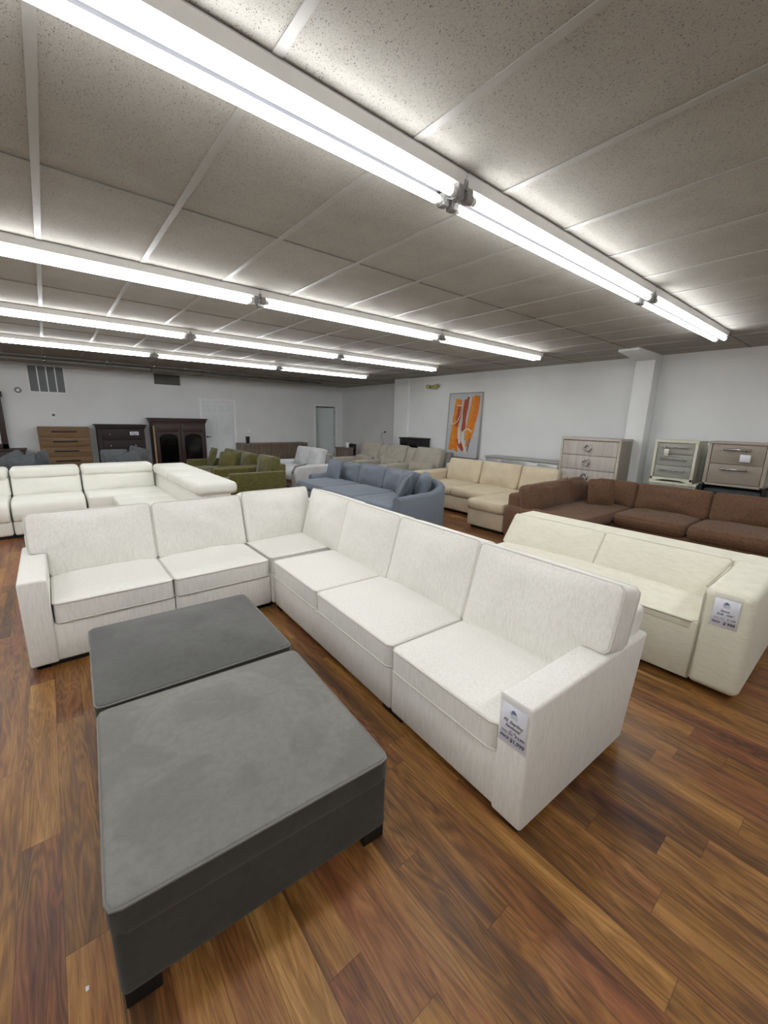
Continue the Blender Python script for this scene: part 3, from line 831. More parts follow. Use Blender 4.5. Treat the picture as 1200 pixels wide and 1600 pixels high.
def bback(o, u, wdt, h, seed, lean):
    wd = V((0,0,1))*math.cos(.22)+V(lean)*math.sin(.22); nn = V(u).cross(wd)
    b = bm_new(); cush(b, frame(V(o)+wd*h/2-nn*.09, u, wd), wdt/2, h/2, .17, (.045, .02), .04, .07, seed=seed, n=56, bulge=.012, wr=.01); Bn.part('back_cushion', b, M['brown'])
bback((5.40, 2.84, .435), (1,0,0), 1.10, .385, 5, (0,1,0))
bback((6.22, 2.86, .435), (1,0,0), .52, .385, 6, (0,1,0))
bback((6.42, 2.50, .435), (0,-1,0), .60, .385, 7, (1,0,0))
bback((6.42, 1.76, .435), (0,-1,0), .87, .385, 9, (1,0,0))
bback((6.42, .85, .435), (0,-1,0), .94, .385, 10, (1,0,0))
bback((6.42, -.11, .435), (0,-1,0), .98, .385, 11, (1,0,0))
pillow('square brown throw pillow in the inner corner of the brown sectional', (6.12, 2.53, .66), (.72, -.69, 0), (.12, .12, 1), .37, M['brown'], seed=4)

# tan chaise sofa
T = Thing('chaise_sofa', 'beige leather sofa with chaise and three back cushions, left of the brown sectional', 'sofa', (5.9, 4.6, 0), local=False)
b = bm_new(); rbox(b, (5.52, 4.0, .05), (6.75, 5.86, .30), .02); T.part('base', b, M['tan'])
b = bm_new(); rbox(b, (4.94, 3.33, .05), (6.75, 3.985, .31), .02); T.part('chaise_base', b, M['tan'])
b = bm_new(); rbox(b, (5.0, 3.38, 0), (6.7, 3.95, .05)); rbox(b, (5.58, 4.0, 0), (6.7, 5.8, .05)); T.part('plinth', b, M['black'])
b = bm_new(); rbox(b, (6.45, 3.33, .05), (6.75, 5.86, .76), .04, 4); T.part('back_frame', b, M['tan'])
b = bm_new(); rbox(b, (5.50, 5.70, .05), (6.75, 5.90, .64), .05, 4); T.part('arm', b, M['tan'])
for (x0, x1, y0, y1, s) in ((4.90, 6.4, 3.32, 3.99, 1), (5.49, 6.4, 4.0, 4.86, 2), (5.49, 6.4, 4.87, 5.70, 3)):
    b = bm_new(); F = frame(((x0+x1)/2, (y0+y1)/2, .385), (1,0,0), (0,1,0))
    cush(b, F, (x1-x0)/2-.003, (y1-y0)/2-.003, .15, (.025, 0), .03, .05, seed=s, n=64, bulge=.01); T.part('seat_cushion', b, M['tan'])
for (y, wd_, s) in ((3.66, .68, 4), (4.43, .82, 5), (5.27, .82, 6)):
    wd = V((math.sin(.25), 0, math.cos(.25))); nn = V((0,-1,0)).cross(wd)
    b = bm_new(); cush(b, frame(V((6.26, y, .46))+wd*.225-nn*.08, (0,-1,0), wd), wd_/2, .225, .16, (.045, .02), .035, .06, seed=s, n=56, wr=.008); T.part('back_cushion', b, M['tan'])

# blue sofa with curved near end
Bl = Thing('blue_sofa', 'blue woven sofa with curved arm and loose pillows, behind the corner of the cream sectional', 'sofa', (3.46, 7.25, 0), RZ)
t = Bl; m = M['blue']; W_ = 3.30; D = 1.30
b = bm_new(); rbox(b, (.12, .06, .05), (W_-.14, .80, .30), .03); t.part('base', b, m)
# wrap-round shell: arm and back as one swept band
def shell(path, h0, h1, th, seed):
    b = bm_new()
    n = len(path); rows = []
    for i, (x, y, h) in enumerate(path):
        p = V((x, y, 0)); a = V((*path[max(0, i-1)][:2], 0)); c = V((*path[min(n-1, i+1)][:2], 0))
        d = (c-a).normalized(); nrm = V((-d.y, d.x, 0))
        prof = [(-th/2, .05), (-th/2, h-.05), (-th/2+.03, h-.012), (0, h), (th/2-.03, h-.012), (th/2, h-.05), (th/2, .05)]
        rows.append([b.verts.new(p+nrm*q+V((0,0,z))) for q, z in prof])
    for r1, r2 in zip(rows, rows[1:]):
        for k in range(6):
            b.faces.new((r1[k], r1[k+1], r2[k+1], r2[k])).smooth = True
    b.faces.new(rows[0]); b.faces.new(rows[-1][::-1])
    return b
path = []
for i in range(6): path.append((W_-.08, .04+i*.13, .60+.004*i))
for i in range(1, 9):
    a = PI/2*i/8; path.append((W_-.08-.50*(1-math.cos(a)), .69+.50*math.sin(a), .62+.10*math.sin(a)))
for i in range(1, 9): path.append((W_-.58-i*.27, 1.19, .72))
for i in range(1, 9):
    a = PI/2*i/8; path.append((.58-.46*math.sin(a), 1.19-.36*(1-math.cos(a)), .72-.16*math.sin(a)))
for i in range(1, 4): path.append((.12, .83-i*.12, .56-.01*i))
b = shell(path, .6, .7, .14, 0); t.part('shell', b, m)
for i, (a, c, fr_) in enumerate(((.20, 1.20, .10), (1.20, 2.18, .04), (2.18, 3.16, .0))):
    b = bm_new(); F = frame(((a+c)/2, (.96+fr_)/2, .375), (1,0,0), (0,1,0))
    cush(b, F, (c-a)/2-.004, (.96-fr_)/2, .16, (.035, 0), .045, .10, seed=i+2, n=64, bulge=.012); t.part('seat_cushion', b, m)
for i, (a, c, hh) in enumerate(((.42, 1.05, .80), (1.05, 1.80, .83), (1.80, 2.58, .82))):
    wd = V((0, math.sin(.25), math.cos(.25))); nn = V((1,0,0)).cross(wd); H_ = hh-.44
    b = bm_new(); cush(b, frame(V(((a+c)/2, .93, .44))+wd*H_/2-nn*.06, (1,0,0), wd), (c-a)/2-.004, H_/2, .14, (.06, .03), .03, .07, seed=i+5, n=56, wr=.01); t.part('back_cushion', b, m)
u = V((.62, .78, 0)); wd = V((.18, -.12, 1)).normalized()
b = bm_new(); cush(b, frame((2.86, .90, .63), (.75, -.66, 0), (.20, .22, 1)), .27, .20, .12, (.05, .03), .03, .08, seed=9, n=56, wr=.01); t.part('back_cushion', b, m)
b = bm_new()
rbox(b, (.2, .1, 0), (.3, .2, .05)); rbox(b, (W_-.3, .1, 0), (W_-.2, .2, .05)); rbox(b, (W_-.3, 1.0, 0), (W_-.2, 1.1, .05)); t.part('foot', b, M['black'])
def loc2w(x, y, z): return V((3.46, 7.25, 0)) + Matrix.Rotation(RZ, 4, 'Z') @ V((x, y, z))
Rz = Matrix.Rotation(RZ, 3, 'Z')
def ldir(v): return Rz @ V(v)
pillow('square blue throw pillow at the far end of the blue sofa', loc2w(.56, .74, .655), ldir((1,.15,0)), ldir((0,.28,1)), .38, M['blue'], seed=1)
pillow('blue throw pillow leaning at the near end of the blue sofa, behind another', loc2w(2.62, .72, .665), ldir((.95,-.3,0)), ldir((.12,.3,1)), .40, M['blue'], seed=2)
pillow('front blue throw pillow tipped beside the curved arm of the blue sofa', loc2w(2.87, .50, .655), ldir((.6,-.8,0)), ldir((.35,.3,1)), .38, M['blue'], seed=3)

# olive green chair and sofa
sofa('green_armchair', 'olive green velvet armchair nearest the viewer, right of the white reclining sectional', (2.42, 8.30, 0), RZ, M['green'], 1.0, 1.12, .44, .60, .86, (1,1), .12, 1, 1, group=None)
sofa('green_sofa', 'olive green velvet sofa with pillows, between the armchair and the dark armoire', (2.45, 10.40, 0), RZ, M['green'], 1.95, 1.10, .44, .60, .84, (1,1), .12, 2, 3)
pillow('olive green pillow upright by the far arm of the green sofa', (2.94, 10.02, .675), (0,-1,0), (.3,0,1), .42, M['green'], seed=5)
pillow('olive green pillow tipped against the near end of the green sofa', (2.93, 8.98, .67), (.55,-.8,0), (.3,.2,1), .40, M['green'], seed=6)

# light grey reclining loveseat
G = Thing('reclining_loveseat', 'light grey reclining loveseat with tall back cushions behind the blue sofa', 'sofa', (4.15, 9.90, 0), RZ)
m = M['silver']; W_ = 1.75
b = bm_new(); rbox(b, (.15, .05, .04), (1.60, .98, .28), .03); G.part('base', b, m)
for x in (0, W_-.24):
    b = bm_new(); prism(b, [(.0, .04), (-.04, .42), (.04, .54), (.30, .57), (.95, .56), (1.0, .04)], 'x', x, x+.24, .05); ao = G.part('arm', b, m)
    b = bm_new(); tube(b, [(x+.12, -.045, .40), (x+.12, .03, .55), (x+.12, .3, .585)], .02, False, 8); G.part('trim_strip', b, M['silver_dk'], ao)
for i in (0, 1):
    x0 = .245+i*.635
    b = bm_new(); prism(b, [(-.02, .20), (-.05, .32), (.02, .45), (.3, .47), (.75, .45), (.75, .2)], 'x', x0, x0+.625, .05); G.part('seat_cushion', b, m)
    b = bm_new(); rbox(b, (x0+.02, -.055, .235), (x0+.6, -.02, .265), .01); G.part('trim_strip', b, M['silver_dk'])
    wd = V((0, math.sin(.28), math.cos(.28))); nn = V((1,0,0)).cross(wd)
    b = bm_new(); cush(b, frame(V((x0+.312, .68, .44))+wd*.25-nn*.08, (1,0,0), wd), .31, .25, .18, (.05, .02), .04, .07, seed=i, n=56, wr=.01); G.part('back_cushion', b, m)
b = bm_new(); rbox(b, (.2, .82, .05), (1.55, 1.0, .80), .05, 4, fn=lambda c: (c.x, c.y+.12*c.z, c.z)); G.part('back_frame', b, M['silver_dk'])
b = bm_new(); rbox(b, (.2, .1, 0), (1.55, .9, .045)); G.part('plinth', b, M['black'])

# greige power reclining sofa with consoles
P_ = Thing('reclining_sofa', 'greige reclining sofa with two console seats along the right wall, under the painting', 'sofa', (5.85, 9.55, 0), RZ)
m = M['greige']; W_ = 3.50
b = bm_new(); rbox(b, (.05, .05, .04), (W_-.05, 1.2, .30), .03); P_.part('base', b, m)
xx = .18
for i, (wd_, kind) in enumerate(((.80, 's'), (.32, 'c'), (.76, 's'), (.32, 'c'), (.84, 's'))):
    wd = V((0, math.sin(.30), math.cos(.30))); nn = V((1,0,0)).cross(wd)
    hh = .60 if kind == 's' else .565
    b = bm_new(); cush(b, frame(V((xx+wd_/2, .80, .44))+wd*hh/2-nn*.1, (1,0,0), wd), wd_/2-.004, hh/2, .20 if kind == 's' else .16, (.05, .02), .045, .06, seed=i+4, n=56, wr=.01); P_.part('back_cushion', b, m)
    if kind == 's':
        b = bm_new(); rbox(b, (xx+.004, -.02, .22), (xx+wd_-.004, .9, .47), .06, 4); P_.part('seat_cushion', b, m)
        b = bm_new(); cush(b, frame(V((xx+wd_/2, .74, .56)), (1,0,0), wd), wd_/2-.05, .11, .10, (.04, .02), .03, .06, seed=i+14, n=48); P_.part('lumbar_cushion', b, m)
    else:
        b = bm_new(); rbox(b, (xx+.004, .03, .22), (xx+wd_-.004, .9, .60), .04, 4); P_.part('console', b, m)
    xx += wd_
for x in (0, W_-.2):
    b = bm_new(); rbox(b, (x, 0, .04), (x+.2, 1.1, .60), .06, 4); P_.part('arm', b, m)
b = bm_new(); rbox(b, (.16, 1.0, .05), (W_-.2, 1.18, .92), .05, 4, fn=lambda c: (c.x, c.y+.14*c.z, c.z)); P_.part('back_frame', b, M['silver_dk'])

# charcoal sofas whose tops show behind the white sectional
for (xr, w_, lab) in ((.12, 1.75, 'charcoal sofa with its back to the white sectional, before the mirror dresser'), (1.62, 1.35, 'charcoal loveseat with its back to the white sectional, before the espresso chest')):
    sofa('charcoal_sofa', lab, (xr, 9.72, 0), PI, M['charcoal'], w_, .98, .42, .56, .80, (1,1), .14, 2, 0)
pl = [((-.50, 9.20, .70), (.86,.1,.5), (-.45,.1,.9), .44, 'leaning charcoal pillow leftmost on the sofa before the mirror dresser'),
      ((-.33, 9.02, .69), (.95,.1,.3), (-.25,.1,1), .42, 'rounded charcoal pillow nearest the white sectional on the far left sofa'),
      ((-.13, 9.18, .745), (.25,1,0), (.08,.0,1), .44, 'upright charcoal pillow right of the rounded one, in front of the oak chest'),
      ((.92, 9.14, .735), (1,0,0), (.04,.1,1), .44, 'flat-topped charcoal pillow leftmost on the loveseat before the espresso chest'),
      ((1.14, 9.00, .70), (.9,-.2,.35), (-.3,.1,.95), .40, 'charcoal pillow leaning in the middle of the loveseat before the espresso chest'),
      ((1.30, 9.16, .755), (.75,.6,-.25), (.2,.1,1), .46, 'tallest charcoal pillow rightmost on the loveseat before the espresso chest')]
for i, (lo, u_, w_, s_, lb) in enumerate(pl):
    uu = V(u_).normalized(); ww = V(w_); ww = (ww-uu*ww.dot(uu)).normalized()
    pillow(lb, lo, uu, ww, s_, M['charcoal'], seed=20+i, t=.15, group='charcoal pillows')

# ------------------------------------------------------------------ case goods on the back wall
def fy(name, label, cat, x, y, z=0): return Thing(name, label, cat, (x, y, z))     # local: x right, front at y=0 facing -y
# oak chest
t = fy('oak_chest', 'golden oak chest of drawers with black bar handles against the back wall', 'chest', -.19, 12.72)
b = bm_new(); rbox(b, (0, 0, .06), (1.0, .46, 1.265), .004); t.part('body', b, M['oak'])
b = bm_new(); rbox(b, (.05, .04, 0), (.95, .42, .07)); t.part('plinth', b, M['black'])
for i in range(5):
    z0 = .085+i*.234
    b = bm_new(); rbox(b, (.03, -.016, z0), (.97, .004, z0+.226), .003); d = t.part('drawer', b, M['oak'])
    b = bm_new(); rbox(b, (.26, -.047, z0+.118), (.74, -.026, z0+.150), .003); rbox(b, (.30, -.03, z0+.128), (.32, -.012, z0+.142)); rbox(b, (.68, -.03, z0+.128), (.70, -.012, z0+.142)); t.part('handle', b, M['espresso'], d)
# espresso chest with moulded top
t = fy('espresso_chest', 'espresso wood chest with a white sign, between the oak chest and the armoire', 'chest', .93, 12.68)
b = bm_new(); rbox(b, (.06, .02, 0), (1.09, .5, 1.24), .004); t.part('body', b, M['espresso'])
b = bm_new()
rbox(b, (0, -.05, 1.30), (1.15, .52, 1.335), .006); rbox(b, (.03, -.02, 1.235), (1.12, .51, 1.305), .02)
t.part('cornice', b, M['espresso'])
for i in range(4):
    z0 = .09+i*.285
    b = bm_new(); rbox(b, (.13, -.002, z0), (1.02, .03, z0+.27), .006); d = t.part('drawer', b, M['espresso'])
    b = bm_new()
    for x in (.30, .85): lathe(b, (x, -.012, z0+.135), [(.016, -.016), (.02, -.008), (.02, .008), (.016, .016)], 12)
    t.part('knob', b, M['chrome'], d)
b = bm_new(); rbox(b, (.045, .05, .05), (.065, .5, 1.24)); t.part('side_panel', b, M['mahog'])
# sign on espresso chest
t = Thing('sale_sign', 'small white sign with black lettering on the espresso chest', 'sign', (1.77, 12.660, 1.11))
b = bm_new(); rbox(b, (-.10, -.006, -.045), (.10, .0, .045), .001, 1); t.part('card', b, M['paper'])
b = bm_new(); text_bm(b, 'SALE', Matrix.Translation((0, -.0066, 0)) @ Matrix.Rotation(PI/2, 4, 'X'), .07, 0, .2, .001, depth=.0003); t.part('lettering', b, M['ink'])
# leaning board
b = bm_new(); rbox(b, (-.02, -.02, 0), (.025, .02, 1.31), .003); one('tan_board', b, M['cardboard'], 'narrow tan board standing between the espresso chest and the armoire', 'board', (2.205, 12.50, 0))
# armoire
t = fy('armoire', 'dark mahogany armoire with two arched glass doors, left of the closed door', 'armoire', 2.16, 12.60)
b = bm_new(); rbox(b, (.06, .02, .06), (1.40, .56, 1.40), .004); t.part('body', b, M['mahog'])
b = bm_new(); rbox(b, (0, -.06, 1.485), (1.46, .58, 1.52), .006); rbox(b, (.025, -.035, 1.42), (1.435, .57, 1.49), .022); rbox(b, (.045, -.01, 1.385), (1.415, .56, 1.425), .006); t.part('cornice', b, M['mahog'])
b = bm_new(); rbox(b, (.03, -.02, 0), (1.43, .56, .10), .006); t.part('plinth', b, M['mahog'])
for k in (0, 1):
    a = .10+k*.635; c = a+.625
    b = bm_new()
    rbox(b, (a, -.012, .12), (a+.085, .022, 1.375), .004); rbox(b, (c-.085, -.012, .12), (c, .022, 1.375), .004); rbox(b, (a, -.012, .12), (c, .022, .24), .004)
    pts = [(a+.085, 1.375), (a+.085, .99)]
    for i in range(13):
        th = PI-PI*i/12; pts.append(((a+c)/2+.2275*math.cos(th), .99+.11*math.sin(th)))
    pts += [(c-.085, .99), (c-.085, 1.375)]
    prism(b, pts, 'y', -.012, .022)
    rbox(b, (a+.05, -.018, 1.15), (c-.05, -.008, 1.33), .006)
    d = t.part('door', b, M['mahog'])
    b = bm_new(); rbox(b, (a+.075, .004, .23), (c-.075, .012, 1.12)); t.part('glass_pane', b, M['darkglass'], d)
    b = bm_new(); xk = c-.05 if k == 0 else a+.05
    lathe(b, (xk, -.022, .75), [(.008, -.01), (.016, 0), (.008, .01)], 12); t.part('knob', b, M['blackgl'], d)
# mirror dresser at the far left
t = fy('mirror_dresser', 'dark wood dresser with a tall framed mirror at the far left edge', 'dresser', -2.1, 12.70)
b = bm_new(); rbox(b, (0, 0, .08), (1.62, .5, .72), .004); t.part('body', b, M['mahog'])
b = bm_new(); rbox(b, (-.03, -.03, .715), (1.66, .51, .755), .008); t.part('top', b, M['mahog'])
for i in range(2):
    for j in range(3):
        b = bm_new(); rbox(b, (.04+j*.52, -.015, .13+i*.29), (.54+j*.52, .01, .40+i*.29), .005); d = t.part('drawer', b, M['mahog'])
        b = bm_new(); lathe(b, (.29+j*.52, -.03, .265+i*.29), [(.01, -.012), (.018, 0), (.01, .012)], 12); t.part('knob', b, M['blackgl'], d)
b = bm_new()
for lo, hi in (((.15, .35, .755), (.26, .40, 2.0)), ((1.24, .35, .755), (1.35, .40, 2.0)), ((.15, .35, .755), (1.35, .40, .86)), ((.12, .34, 1.92), (1.38, .41, 2.05))): rbox(b, lo, hi, .006)
fr = t.part('mirror_frame', b, M['mahog'])
b = bm_new(); rbox(b, (.25, .372, .85), (1.25, .384, 1.93)); t.part('mirror_glass', b, M['mirror'], fr)
# fluted sideboard
t = fy('fluted_sideboard', 'long fluted grey-brown sideboard along the back wall between the two doors', 'sideboard', 4.62, 12.72)
b = bm_new(); rbox(b, (0, 0, .10), (2.30, .45, .76), .004); t.part('body', b, M['ashwood'])
b = bm_new(); rbox(b, (-.01, -.015, .755), (2.31, .46, .79), .004); t.part('top', b, M['ashwood'])
for k in range(4):
    b = bm_new()
    for i in range(11):
        x = .03+k*.565+i*.051; cyl(b, (x+.02, -.004, .12), (x+.02, -.004, .745), .020, 10)
    t.part('fluted_door', b, M['slat'])
b = bm_new(); rbox(b, (.1, .05, 0), (.2, .4, .1)); rbox(b, (2.1, .05, 0), (2.2, .4, .1)); t.part('leg', b, M['black'])
b = bm_new(); lathe(b, (0,0,0), [(.045, 0), (.052, .01), (.06, .12), (.066, .21), (.060, .212), (.05, .12), (.04, .02)], 20); one('black_vase', b, M['blackgl'], 'small black vase on the left end of the fluted sideboard', 'vase', (4.86, 12.80, .79))

# side table and black panel by the open door
t = Thing('side_table', 'small grey wood side table right of the open doorway', 'table', (7.38, 11.2, 0))
b = bm_new(); rbox(b, (0, 0, .655), (.44, .5, .69), .004); t.part('top', b, M['ashwood'])
b = bm_new(); rbox(b, (.02, .02, .35), (.42, .48, .655), .003); t.part('drawer_box', b, M['ashwood'])
for (x, y) in ((.04, .04), (.40, .04), (.04, .46), (.40, .46)):
    b = bm_new(); rbox(b, (x-.02, y-.02, 0), (x+.02, y+.02, .36)); t.part('leg', b, M['ashwood'])
t = Thing('black_bar_chair', 'black high-back chair partly hidden behind the far end of the greige recliner', 'chair', (7.86, 11.75, 0))
b = bm_new(); rbox(b, (.36, 0, .45), (.42, .46, .77), .02, 3, fn=lambda c: (c.x+.1*(c.z-.45), c.y, c.z)); t.part('backrest', b, M['blackgl'])
b = bm_new(); rbox(b, (0, 0, .40), (.42, .46, .47), .02); t.part('seat', b, M['blackgl'])
for (x, y) in ((.03, .03), (.39, .03), (.03, .43), (.39, .43)):
    b = bm_new(); cyl(b, (x, y, 0), (x, y, .41), .016, 10); t.part('leg', b, M['blackgl'])
b = bm_new(); lathe(b, (0,0,0), [(.05, 0), (.06, .02), (.045, .06), (.07, .16), (.065, .165), (.03, .07)], 18); one('white_cup', b, M['white'], 'small white vase standing on the side table right of the open doorway', 'vase', (7.62, 11.30, .69))

# black cabinet in front of the pilaster
t = Thing('black_console', 'black console cabinet against the right wall behind the greige recliner', 'cabinet', (7.50, 8.56, 0), RZ)
b = bm_new(); rbox(b, (0, 0, .05), (.76, .40, 1.12), .004); t.part('body', b, M['blackgl'])
b = bm_new(); rbox(b, (-.02, -.02, 1.12), (.78, .41, 1.155), .004); t.part('top', b, M['espresso'])
for k in (0, 1):
    b = bm_new(); rbox(b, (.03+k*.355, -.015, .1), (.375+k*.355, .005, 1.08), .004); d = t.part('door', b, M['blackgl'])
    b = bm_new(); rbox(b, (.08+k*.355, -.018, .2), (.325+k*.355, -.012, 1.0)); t.part('glass_pane', b, M['darkglass'], d)
b = bm_new(); rbox(b, (.04, .02, 0), (.72, .38, .06)); t.part('plinth', b, M['black'])

# painting leaning on the right wall
PT = Thing('abstract_painting', 'large abstract canvas with orange and rust strokes leaning on the right wall', 'painting', (7.835, 6.665, .77))
leanv = V((.075, 0, 1.50)); ph = leanv.length
Fp = frame((0, 0, 0), (0, -1, 0), leanv.normalized())
pw = .985
b = bm_new(); rbox(b, (-pw/2, 0, -.05), (pw/2, ph, 0), .004); b.transform(Fp); cv = PT.part('canvas', b, M['canvasgrey'])
b = bm_new()
for lo, hi in (((-pw/2-.022, -.022, -.06), (-pw/2, ph+.022, .008)), ((pw/2, -.022, -.06), (pw/2+.022, ph+.022, .008)), ((-pw/2-.022, -.022, -.06), (pw/2+.022, 0, .008)), ((-pw/2-.022, ph, -.06), (pw/2+.022, ph+.022, .008))): rbox(b, lo, hi, .002, 1)
b.transform(Fp); PT.part('frame', b, M['silverfr'])
def stroke(b, pts, wds, mi, z):
    pts = [V(p) for p in pts]; n = 28; prev = None
    for i in range(n):
        f = i/(n-1)*(len(pts)-1); k = min(int(f), len(pts)-2); fr_ = f-k
        p0 = pts[max(0, k-1)]; p1 = pts[k]; p2 = pts[k+1]; p3 = pts[min(len(pts)-1, k+2)]
        p = .5*((2*p1)+(p2-p0)*fr_+(2*p0-5*p1+4*p2-p3)*fr_**2+(3*p1-p0-3*p2+p3)*fr_**3)
        wv = wds[min(int(f), len(wds)-1)]*(1-fr_) + wds[min(int(f)+1, len(wds)-1)]*fr_
        wv *= 1+.18*noise.noise(V((i*.7, z*900, mi)))
        d = (p2-p1).normalized(); q = V((-d.y, d.x))
        a = b.verts.new((p.x+q.x*wv/2, p.y+q.y*wv/2, z)); c = b.verts.new((p.x-q.x*wv/2, p.y-q.y*wv/2, z))
        if prev:
            fc = b.faces.new((prev[0], prev[1], c, a)); fc.material_index = mi
        prev = (a, c)
b = bm_new(); h = ph
ST = [  # (points in canvas units: x -.5..5, y 0..1.5), widths, colour
    ([(-.24, 1.38), (-.26, 1.0), (-.28, .6), (-.34, .14)], [.10, .15, .17, .13], 1),
    ([(-.16, 1.36), (-.19, 1.0), (-.20, .6), (-.16, .14)], [.13, .16, .15, .10], 0),
    ([(-.13, 1.2), (-.16, .95), (-.22, .72)], [.12, .14, .05], 2),
    ([(.10, 1.42), (.04, 1.18), (.02, .9), (-.02, .62)], [.05, .15, .09, .07], 2),
    ([(.01, 1.36), (.0, 1.1), (.03, .75), (.02, .55)], [.05, .09, .10, .08], 2),
    ([(.36, 1.44), (.33, 1.1), (.26, .7), (.18, .25)], [.17, .20, .17, .10], 0),
    ([(.26, 1.42), (.22, 1.1), (.17, .8), (.14, .4)], [.10, .10, .10, .12], 1),
    ([(-.14, .42), (-.02, .26), (.08, .16)], [.07, .13, .10], 2),
    ([(-.3, .28), (-.2, .2), (-.1, .12)], [.06, .09, .05], 0),
    ([(.02, .60), (.03, .40), (.10, .22), (.18, .08)], [.06, .07, .06, .05], 3),
    ([(-.12, .7), (-.1, .5), (-.06, .3)], [.04, .09, .05], 3),
    ([(-.36, 1.02), (-.42, .84), (-.34, .78), (-.2, .84), (-.11, 1.02), (-.09, 1.2)], [.022, .022, .022, .022, .018, .018], 3),
    ([(-.24, 1.225), (-.1, 1.22)], [.022, .022], 3),
    ([(.02, .60), (.12, .66), (.24, .64), (.31, .54), (.31, .42)], [.026, .026, .03, .026, .02], 3),
    ([(.24, .44), (.22, .26), (.20, .12)], [.04, .05, .03], 4),
    ([(.34, .7), (.30, .56), (.30, .44)], [.06, .05, .03], 1)]
for i, (pts, wds, mi) in enumerate(ST): stroke(b, [(x, y*h/1.5) for x, y in pts], wds, mi, .0015+.0004*i)
b.transform(Fp); PT.part('paint_strokes', b, [M['orange'], M['amber'], M['rust'], M['cream_paint'], M['slate_paint']], cv)

# mirrored console
t = Thing('mirrored_console', 'long silver mirrored console against the right wall behind the beige chaise sofa', 'console', (7.46, 5.62, 0), RZ)
b = bm_new(); rbox(b, (0, 0, .12), (1.72, .40, .86), .004); t.part('body', b, M['silverfr'])
b = bm_new(); rbox(b, (-.02, -.02, .86), (1.74, .41, .895), .006); t.part('top', b, M['silverfr'])
for i, (a, c) in enumerate(((.03, .40), (.43, 1.28), (1.31, 1.69))):
    b = bm_new(); rbox(b, (a, -.012, .15), (c, .002, .84), .008); t.part('mirror_panel', b, M['mirror'])
for (x, y) in ((.06, .06), (1.66, .06), (.06, .34), (1.66, .34)):
    b = bm_new(); cyl(b, (x, y, 0), (x, y, .12), .02, 10); t.part('leg', b, M['silverfr'])

# greige chest with ring pulls
t = Thing('ring_pull_chest', 'pale greige oak chest of drawers with ring pulls, left of the white column', 'chest', (7.18, 3.76, 0), RZ)
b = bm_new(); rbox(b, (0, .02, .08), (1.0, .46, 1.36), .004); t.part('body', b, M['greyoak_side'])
b = bm_new()
for lo, hi in (((0, -.012, .08), (.035, .03, 1.36)), ((.965, -.012, .08), (1.0, .03, 1.36)), ((-.005, -.016, 1.345), (1.005, .46, 1.385))): rbox(b, lo, hi, .004)
t.part('face_frame', b, M['greyoak_fr'])
for i in range(5):
    z0 = .10+i*.2475
    b = bm_new(); rbox(b, (.042, -.004, z0), (.958, .03, z0+.238), .003); d = t.part('drawer', b, M['greyoak'])
    b = bm_new()
    tube(b, [(.48+.052*math.cos(2*PI*k/20), -.022, z0+.125+.052*math.sin(2*PI*k/20)) for k in range(20)], .014, True, 8)
    lathe(b, (.48, -.014, z0+.17), [(.010, -.012), (.016, 0), (.010, .012)], 10)
    t.part('ring_pull', b, M['chrome'], d)
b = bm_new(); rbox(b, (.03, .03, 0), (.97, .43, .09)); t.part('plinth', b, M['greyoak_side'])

# ivory nightstand stacked on another
def nightstand(label, z, full=True):
    t = Thing('ivory_nightstand', label, 'nightstand', (7.30, 2.315, z), RZ, 'ivory nightstands by the white column')
    b = bm_new(); rbox(b, (.0, .02, .02), (.555, .42, .605), .004); t.part('body', b, M['palegreen'])
    b = bm_new()
    for lo, hi in (((0, -.02, .02), (.038, .03, .605)), ((.517, -.02, .02), (.555, .03, .605)), ((-.004, -.024, .585), (.559, .43, .622))): rbox(b, lo, hi, .004)
    prism(b, [(0, .0), (.06, .0), (.16, .028), (.28, .036), (.395, .028), (.495, 0), (.555, 0), (.555, .06), (0, .06)], 'y', -.02, .03)
    t.part('face_frame', b, M['palegreen'])
    for i, (z0, z1) in enumerate(((.065, .235), (.240, .410), (.415, .580))):
        b = bm_new(); rbox(b, (.044, -.006, z0), (.511, .03, z1), .003); d = t.part('drawer', b, M['greydr'])
        zc = (z0+z1)/2+.02; b = bm_new()
        cyl(b, (.13, -.038, zc), (.42, -.038, zc), .0075, 10); cyl(b, (.10, -.038, zc), (.155, -.038, zc), .0095, 10); cyl(b, (.395, -.038, zc), (.45, -.038, zc), .0095, 10)
        cyl(b, (.15, -.038, zc), (.15, -.004, zc), .006, 8); cyl(b, (.40, -.038, zc), (.40, -.004, zc), .006, 8)
        t.part('handle', b, M['chrome'], d)
    return t
nightstand('ivory three-drawer nightstand on top of its stack beside the white column', .785)
b = bm_new()
t = Thing('ivory_cabinet', 'ivory cabinet underneath the three-drawer nightstand, its pale top edge showing over the brown sofa', 'cabinet', (7.26, 2.30, 0), RZ)
b = bm_new(); rbox(b, (0, .02, .03), (.60, .46, .745), .004); t.part('body', b, M['palegreen'])
b = bm_new(); rbox(b, (-.01, -.01, .745), (.61, .47, .783), .006); t.part('top', b, M['palegreen'])
b = bm_new(); rbox(b, (.03, .0, .08), (.57, .03, .72), .004); t.part('door', b, M['greydr'])
b = bm_new(); rbox(b, (.03, .05, 0), (.57, .43, .04)); t.part('plinth', b, M['black'])

